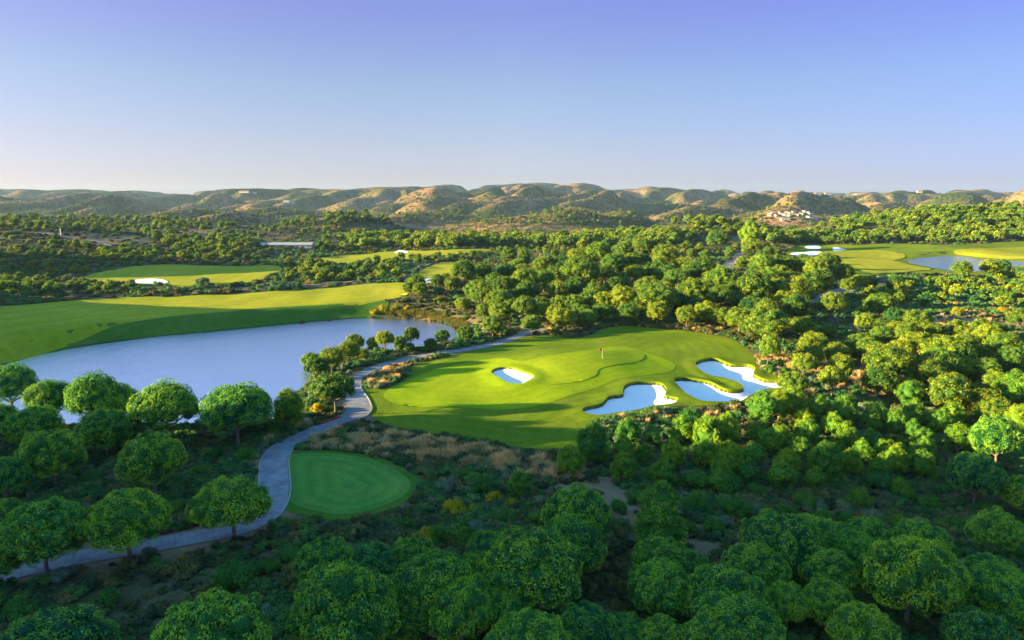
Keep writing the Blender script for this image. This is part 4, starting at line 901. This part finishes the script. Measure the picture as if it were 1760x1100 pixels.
gn_scatter('reeds', [grass_mesh('reed', s_, M['reed'], 50, 1.3, .6, .04) for s_ in (1, 2)], x, y, rng.uniform(.6, 1.2, 900), rng.uniform(0, 6.28, 900), rng.integers(0, 2, 900), 'yellowish reeds fringing the far corner of the lake', 'reeds')

# ------------------------------------------------------------------ flag, rails, bin
def box(V, Q, x0, x1, y0, y1, z0, z1):
    o = len(V); V += [(x0, y0, z0), (x1, y0, z0), (x1, y1, z0), (x0, y1, z0), (x0, y0, z1), (x1, y0, z1), (x1, y1, z1), (x0, y1, z1)]
    Q += [[o + a for a in f] for f in ((0, 3, 2, 1), (4, 5, 6, 7), (0, 1, 5, 4), (1, 2, 6, 5), (2, 3, 7, 6), (3, 0, 4, 7))]
fx, fy = cast([1035], [617], zground); fx, fy = float(fx[0]), float(fy[0]); fl = empty('golf_flag', (fx, fy, float(zground(fx, fy)) + .07))
tag(fl, 'small red flag on a thin pale pole standing in the putting green', 'golf flag')
V, Q = tube([(0, 0, -.1), (0, 0, 1.2), (0, 0, 2.35)], [.03, .028, .022], 8); obj('pole', mesh_np('pole', V, Q, M['pole'], True), fl)
V = []; n = 8
for i in range(n + 1):
    u = i / n; yy = .07 * math.sin(u * 5); sg = -.05 * u
    V += [(-.02 - .5 * u, yy, 2.32 + sg), (-.02 - .5 * u, yy, 1.88 + sg * 2), (-.02 - .5 * u, yy + .012, 2.32 + sg), (-.02 - .5 * u, yy + .012, 1.88 + sg * 2)]
Q = [[4 * i, 4 * i + 4, 4 * i + 5, 4 * i + 1] for i in range(n)] + [[4 * i + 2, 4 * i + 3, 4 * i + 7, 4 * i + 6] for i in range(n)]
obj('flag_cloth', mesh_np('flag_cloth', V, Q, M['flag'], True), fl)
V, Q = tube([(0, 0, -.06), (0, 0, .005)], [.06, .06], 12); obj('cup_rim', mesh_np('cup_rim', V, Q, M['white'], True), fl)
def rail(p0, p1, label):
    a, b = W([p0, p1], zground); L = float(np.linalg.norm(b - a)); z = float(zground(*a)); r = empty('guard_rail', (a[0], a[1], z), math.atan2(b[1] - a[1], b[0] - a[0]))
    tag(r, label, 'guard rail', 'red rails beside the path'); V, Q = [], []; box(V, Q, -.1, L + .1, -.07, .07, .34, .5); obj('rail', mesh_np('rail', V, Q, M['red']), r)
    V, Q = [], []; box(V, Q, -.1, L + .1, -.11, .11, .02, .16); obj('kerb_beam', mesh_np('kerb_beam', V, Q, M['red']), r)
    n = max(3, int(L / 1.3))
    for i in range(n + 1):
        xx = L * i / n; V, Q = [], []; box(V, Q, xx - .06, xx + .06, -.05, .05, -.1, .341); obj('post', mesh_np('post', V, Q, M['red']), r)
rail((551, 730), (584, 718), 'low red timber rail on the lake side of the path'); rail((581, 736), (615, 724), 'low red timber rail on the green side of the path')
bx, by = cast([1450], [489], zground); bn = empty('litter_bin', (float(bx[0]), float(by[0]), float(zground(bx, by)[0]))); tag(bn, 'slim brown bin standing beside the pale road at the edge of the grove', 'bin')
V, Q = [], []; box(V, Q, -.45, .45, -.4, .4, .1, 1.9); obj('body', mesh_np('body', V, Q, M['brown']), bn)
V, Q = [], []; box(V, Q, -.52, .52, -.47, .47, 1.902, 2.05); obj('lid', mesh_np('lid', V, Q, M['red']), bn)
V, Q = [], []; box(V, Q, -.3, .3, -.3, .3, -.2, .098); obj('base', mesh_np('base', V, Q, M['kerb']), bn)

# ------------------------------------------------------------------ buildings far away
def house(px, py, w_, d_, h_, wall, roof, label, group=None, rz=0, cat='house', nm='white_house', hip=True, nw=3):
    x, y = cast([px], [py], zh if (py < 380 and nm != 'shed') else zall, y0=1100 if py < 380 else 30); x, y = float(x[0]), float(y[0])
    if not math.isfinite(y): return
    print(nm, px, py, round(x), round(y))
    r = empty(nm, (x, y, float(zall(np.array([x]), np.array([y]))[0]) - .8), rz); tag(r, label, cat, group)
    V, Q = [], []; box(V, Q, -w_ / 2, w_ / 2, -d_ / 2, d_ / 2, -2, h_); obj('wall', mesh_np('wall', V, Q, M[wall]), r)
    e = .5; rh = d_ * .22 if hip else .5
    if hip:
        V = [(-w_ / 2 - e, -d_ / 2 - e, h_ + .02), (w_ / 2 + e, -d_ / 2 - e, h_ + .02), (w_ / 2 + e, d_ / 2 + e, h_ + .02), (-w_ / 2 - e, d_ / 2 + e, h_ + .02), (-w_ / 2 - e, 0, h_ + rh), (w_ / 2 + e, 0, h_ + rh)]
        Q = [[0, 1, 5, 4], [2, 3, 4, 5], [0, 4, 3], [1, 2, 5], [0, 3, 2, 1]]
    else: V, Q = [], []; box(V, Q, -w_ / 2 - e, w_ / 2 + e, -d_ / 2 - e, d_ / 2 + e, h_ + .02, h_ + rh)
    obj('roof', mesh_np('roof', V, Q, M[roof]), r)
    for i in range(nw):
        xx = -w_ / 2 + w_ * (i + .5) / nw; V, Q = [], []
        box(V, Q, xx - .5, xx + .5, -d_ / 2 - .06, -d_ / 2 + .1, h_ * .45, h_ * .8); obj('window', mesh_np('window', V, Q, M['dark']), r)
    return r
hr_ = random.Random(9); hs = []
for i, (px, py) in enumerate([(1322, 370), (1329, 368), (1335, 371), (1341, 367), (1346, 370), (1351, 366), (1355, 371), (1360, 368), (1364, 365), (1369, 370), (1373, 366), (1377, 369), (1381, 365), (1385, 370), (1389, 366), (1393, 370), (1396, 367), (1388, 374), (1394, 376), (1399, 375), (1402, 378)]):
    cr = i in (8, 10, 13); tl = hr_.random() < .45
    o = house(px, py, hr_.uniform(5, 8), hr_.uniform(5, 6), hr_.uniform(2.5, 4), 'cream' if cr else 'white', 'tile' if tl else 'white', 'x', 'houses of the far village', hr_.uniform(-.4, .4), hip=tl)
    if o: hs.append((px, o, ('cream' if cr else 'white') + (' house with a red roof' if tl else ' flat roofed house')))
for de in set(h_[2] for h_ in hs):
    L = sorted([h_ for h_ in hs if h_[2] == de], key=lambda q: q[0])
    for i, h_ in enumerate(L): h_[1]['label'] = '%s%s in the village below the far hills' % (ordin(i, len(L)), de)
house(1349, 378.5, 16, 8, 4, 'white', 'white', 'lone white shed in front of the far village', nm='shed', cat='shed', hip=False)
lb = house(494, 424, 36, 8, 2.2, 'grey', 'grey', 'long low building with a pale grey roof in the trees at left', nm='long_building', cat='building', hip=True, nw=9)
house(420, 331, 44, 16, 6, 'cream', 'tile', 'long pale house on the hilltop at upper left', nm='hilltop_house', cat='house'); house(437, 332.5, 18, 12, 6, 'white', 'tile', 'small white house right beside the long hilltop house', nm='hilltop_house')
house(493, 347, 24, 14, 7, 'white', 'white', 'white farmhouse on a slope of the left hills', nm='farmhouse', hip=False); house(503, 349, 14, 12, 6, 'white', 'tile', 'small farmhouse with red roof on a slope of the left hills', nm='farmhouse')
house(1580, 331, 22, 14, 7, 'cream', 'tile', 'pale house on the crest at upper right', nm='hilltop_house')
for px, l in ((1405, 'leftmost'), (1422, 'second'), (1445, 'third'), (1473, 'rightmost')): house(px, 335, 17, 12, 5, 'white', 'tile', l + ' of the four tiny white houses along the right horizon', 'houses on the right horizon', nm='distant_house')
def pylon(px, py, h_, label):
    x, y = cast([px], [py], zall); x, y = float(x[0]), float(y[0]); r = empty('pylon', (x, y, float(zall(np.array([x]), np.array([y]))[0]) - .5)); tag(r, label, 'pylon')
    V, Q = tube([(0, 0, -1), (0, 0, h_)], [.5, .25], 6); obj('mast', mesh_np('mast', V, Q, M['steel']), r); V, Q = [], []
    box(V, Q, -h_ * .14, h_ * .14, -.15, .15, h_ * .86, h_ * .88); box(V, Q, -h_ * .1, h_ * .1, -.15, .15, h_ * .94, h_ * .96); obj('cross_arm', mesh_np('cross_arm', V, Q, M['steel']), r)
pylon(105, 405, 5.5, 'pale pole standing on the scrubby hill at left'); pylon(1727, 356, 16, 'thin pylon on the wooded ridge at right')

# ------------------------------------------------------------------ haze
V, Q = [], []; box(V, Q, -9000, 9000, -600, 9000, -60, 210)
hz_ = obj('haze', mesh_np('haze', V, Q)); tag(hz_, 'thin bluish haze over the far hills', 'haze', kind='stuff')
m = bpy.data.materials.new('haze'); m.use_nodes = True; t = m.node_tree; t.nodes.clear(); o = t.nodes.new('ShaderNodeOutputMaterial'); pv = t.nodes.new('ShaderNodeVolumePrincipled')
pv.inputs['Color'].default_value = (0.5, 0.72, 1.0, 1); pv.inputs['Density'].default_value = 3.8e-5; pv.inputs['Anisotropy'].default_value = 0.1
t.links.new(pv.outputs[0], o.inputs['Volume']); hz_.data.materials.append(m)
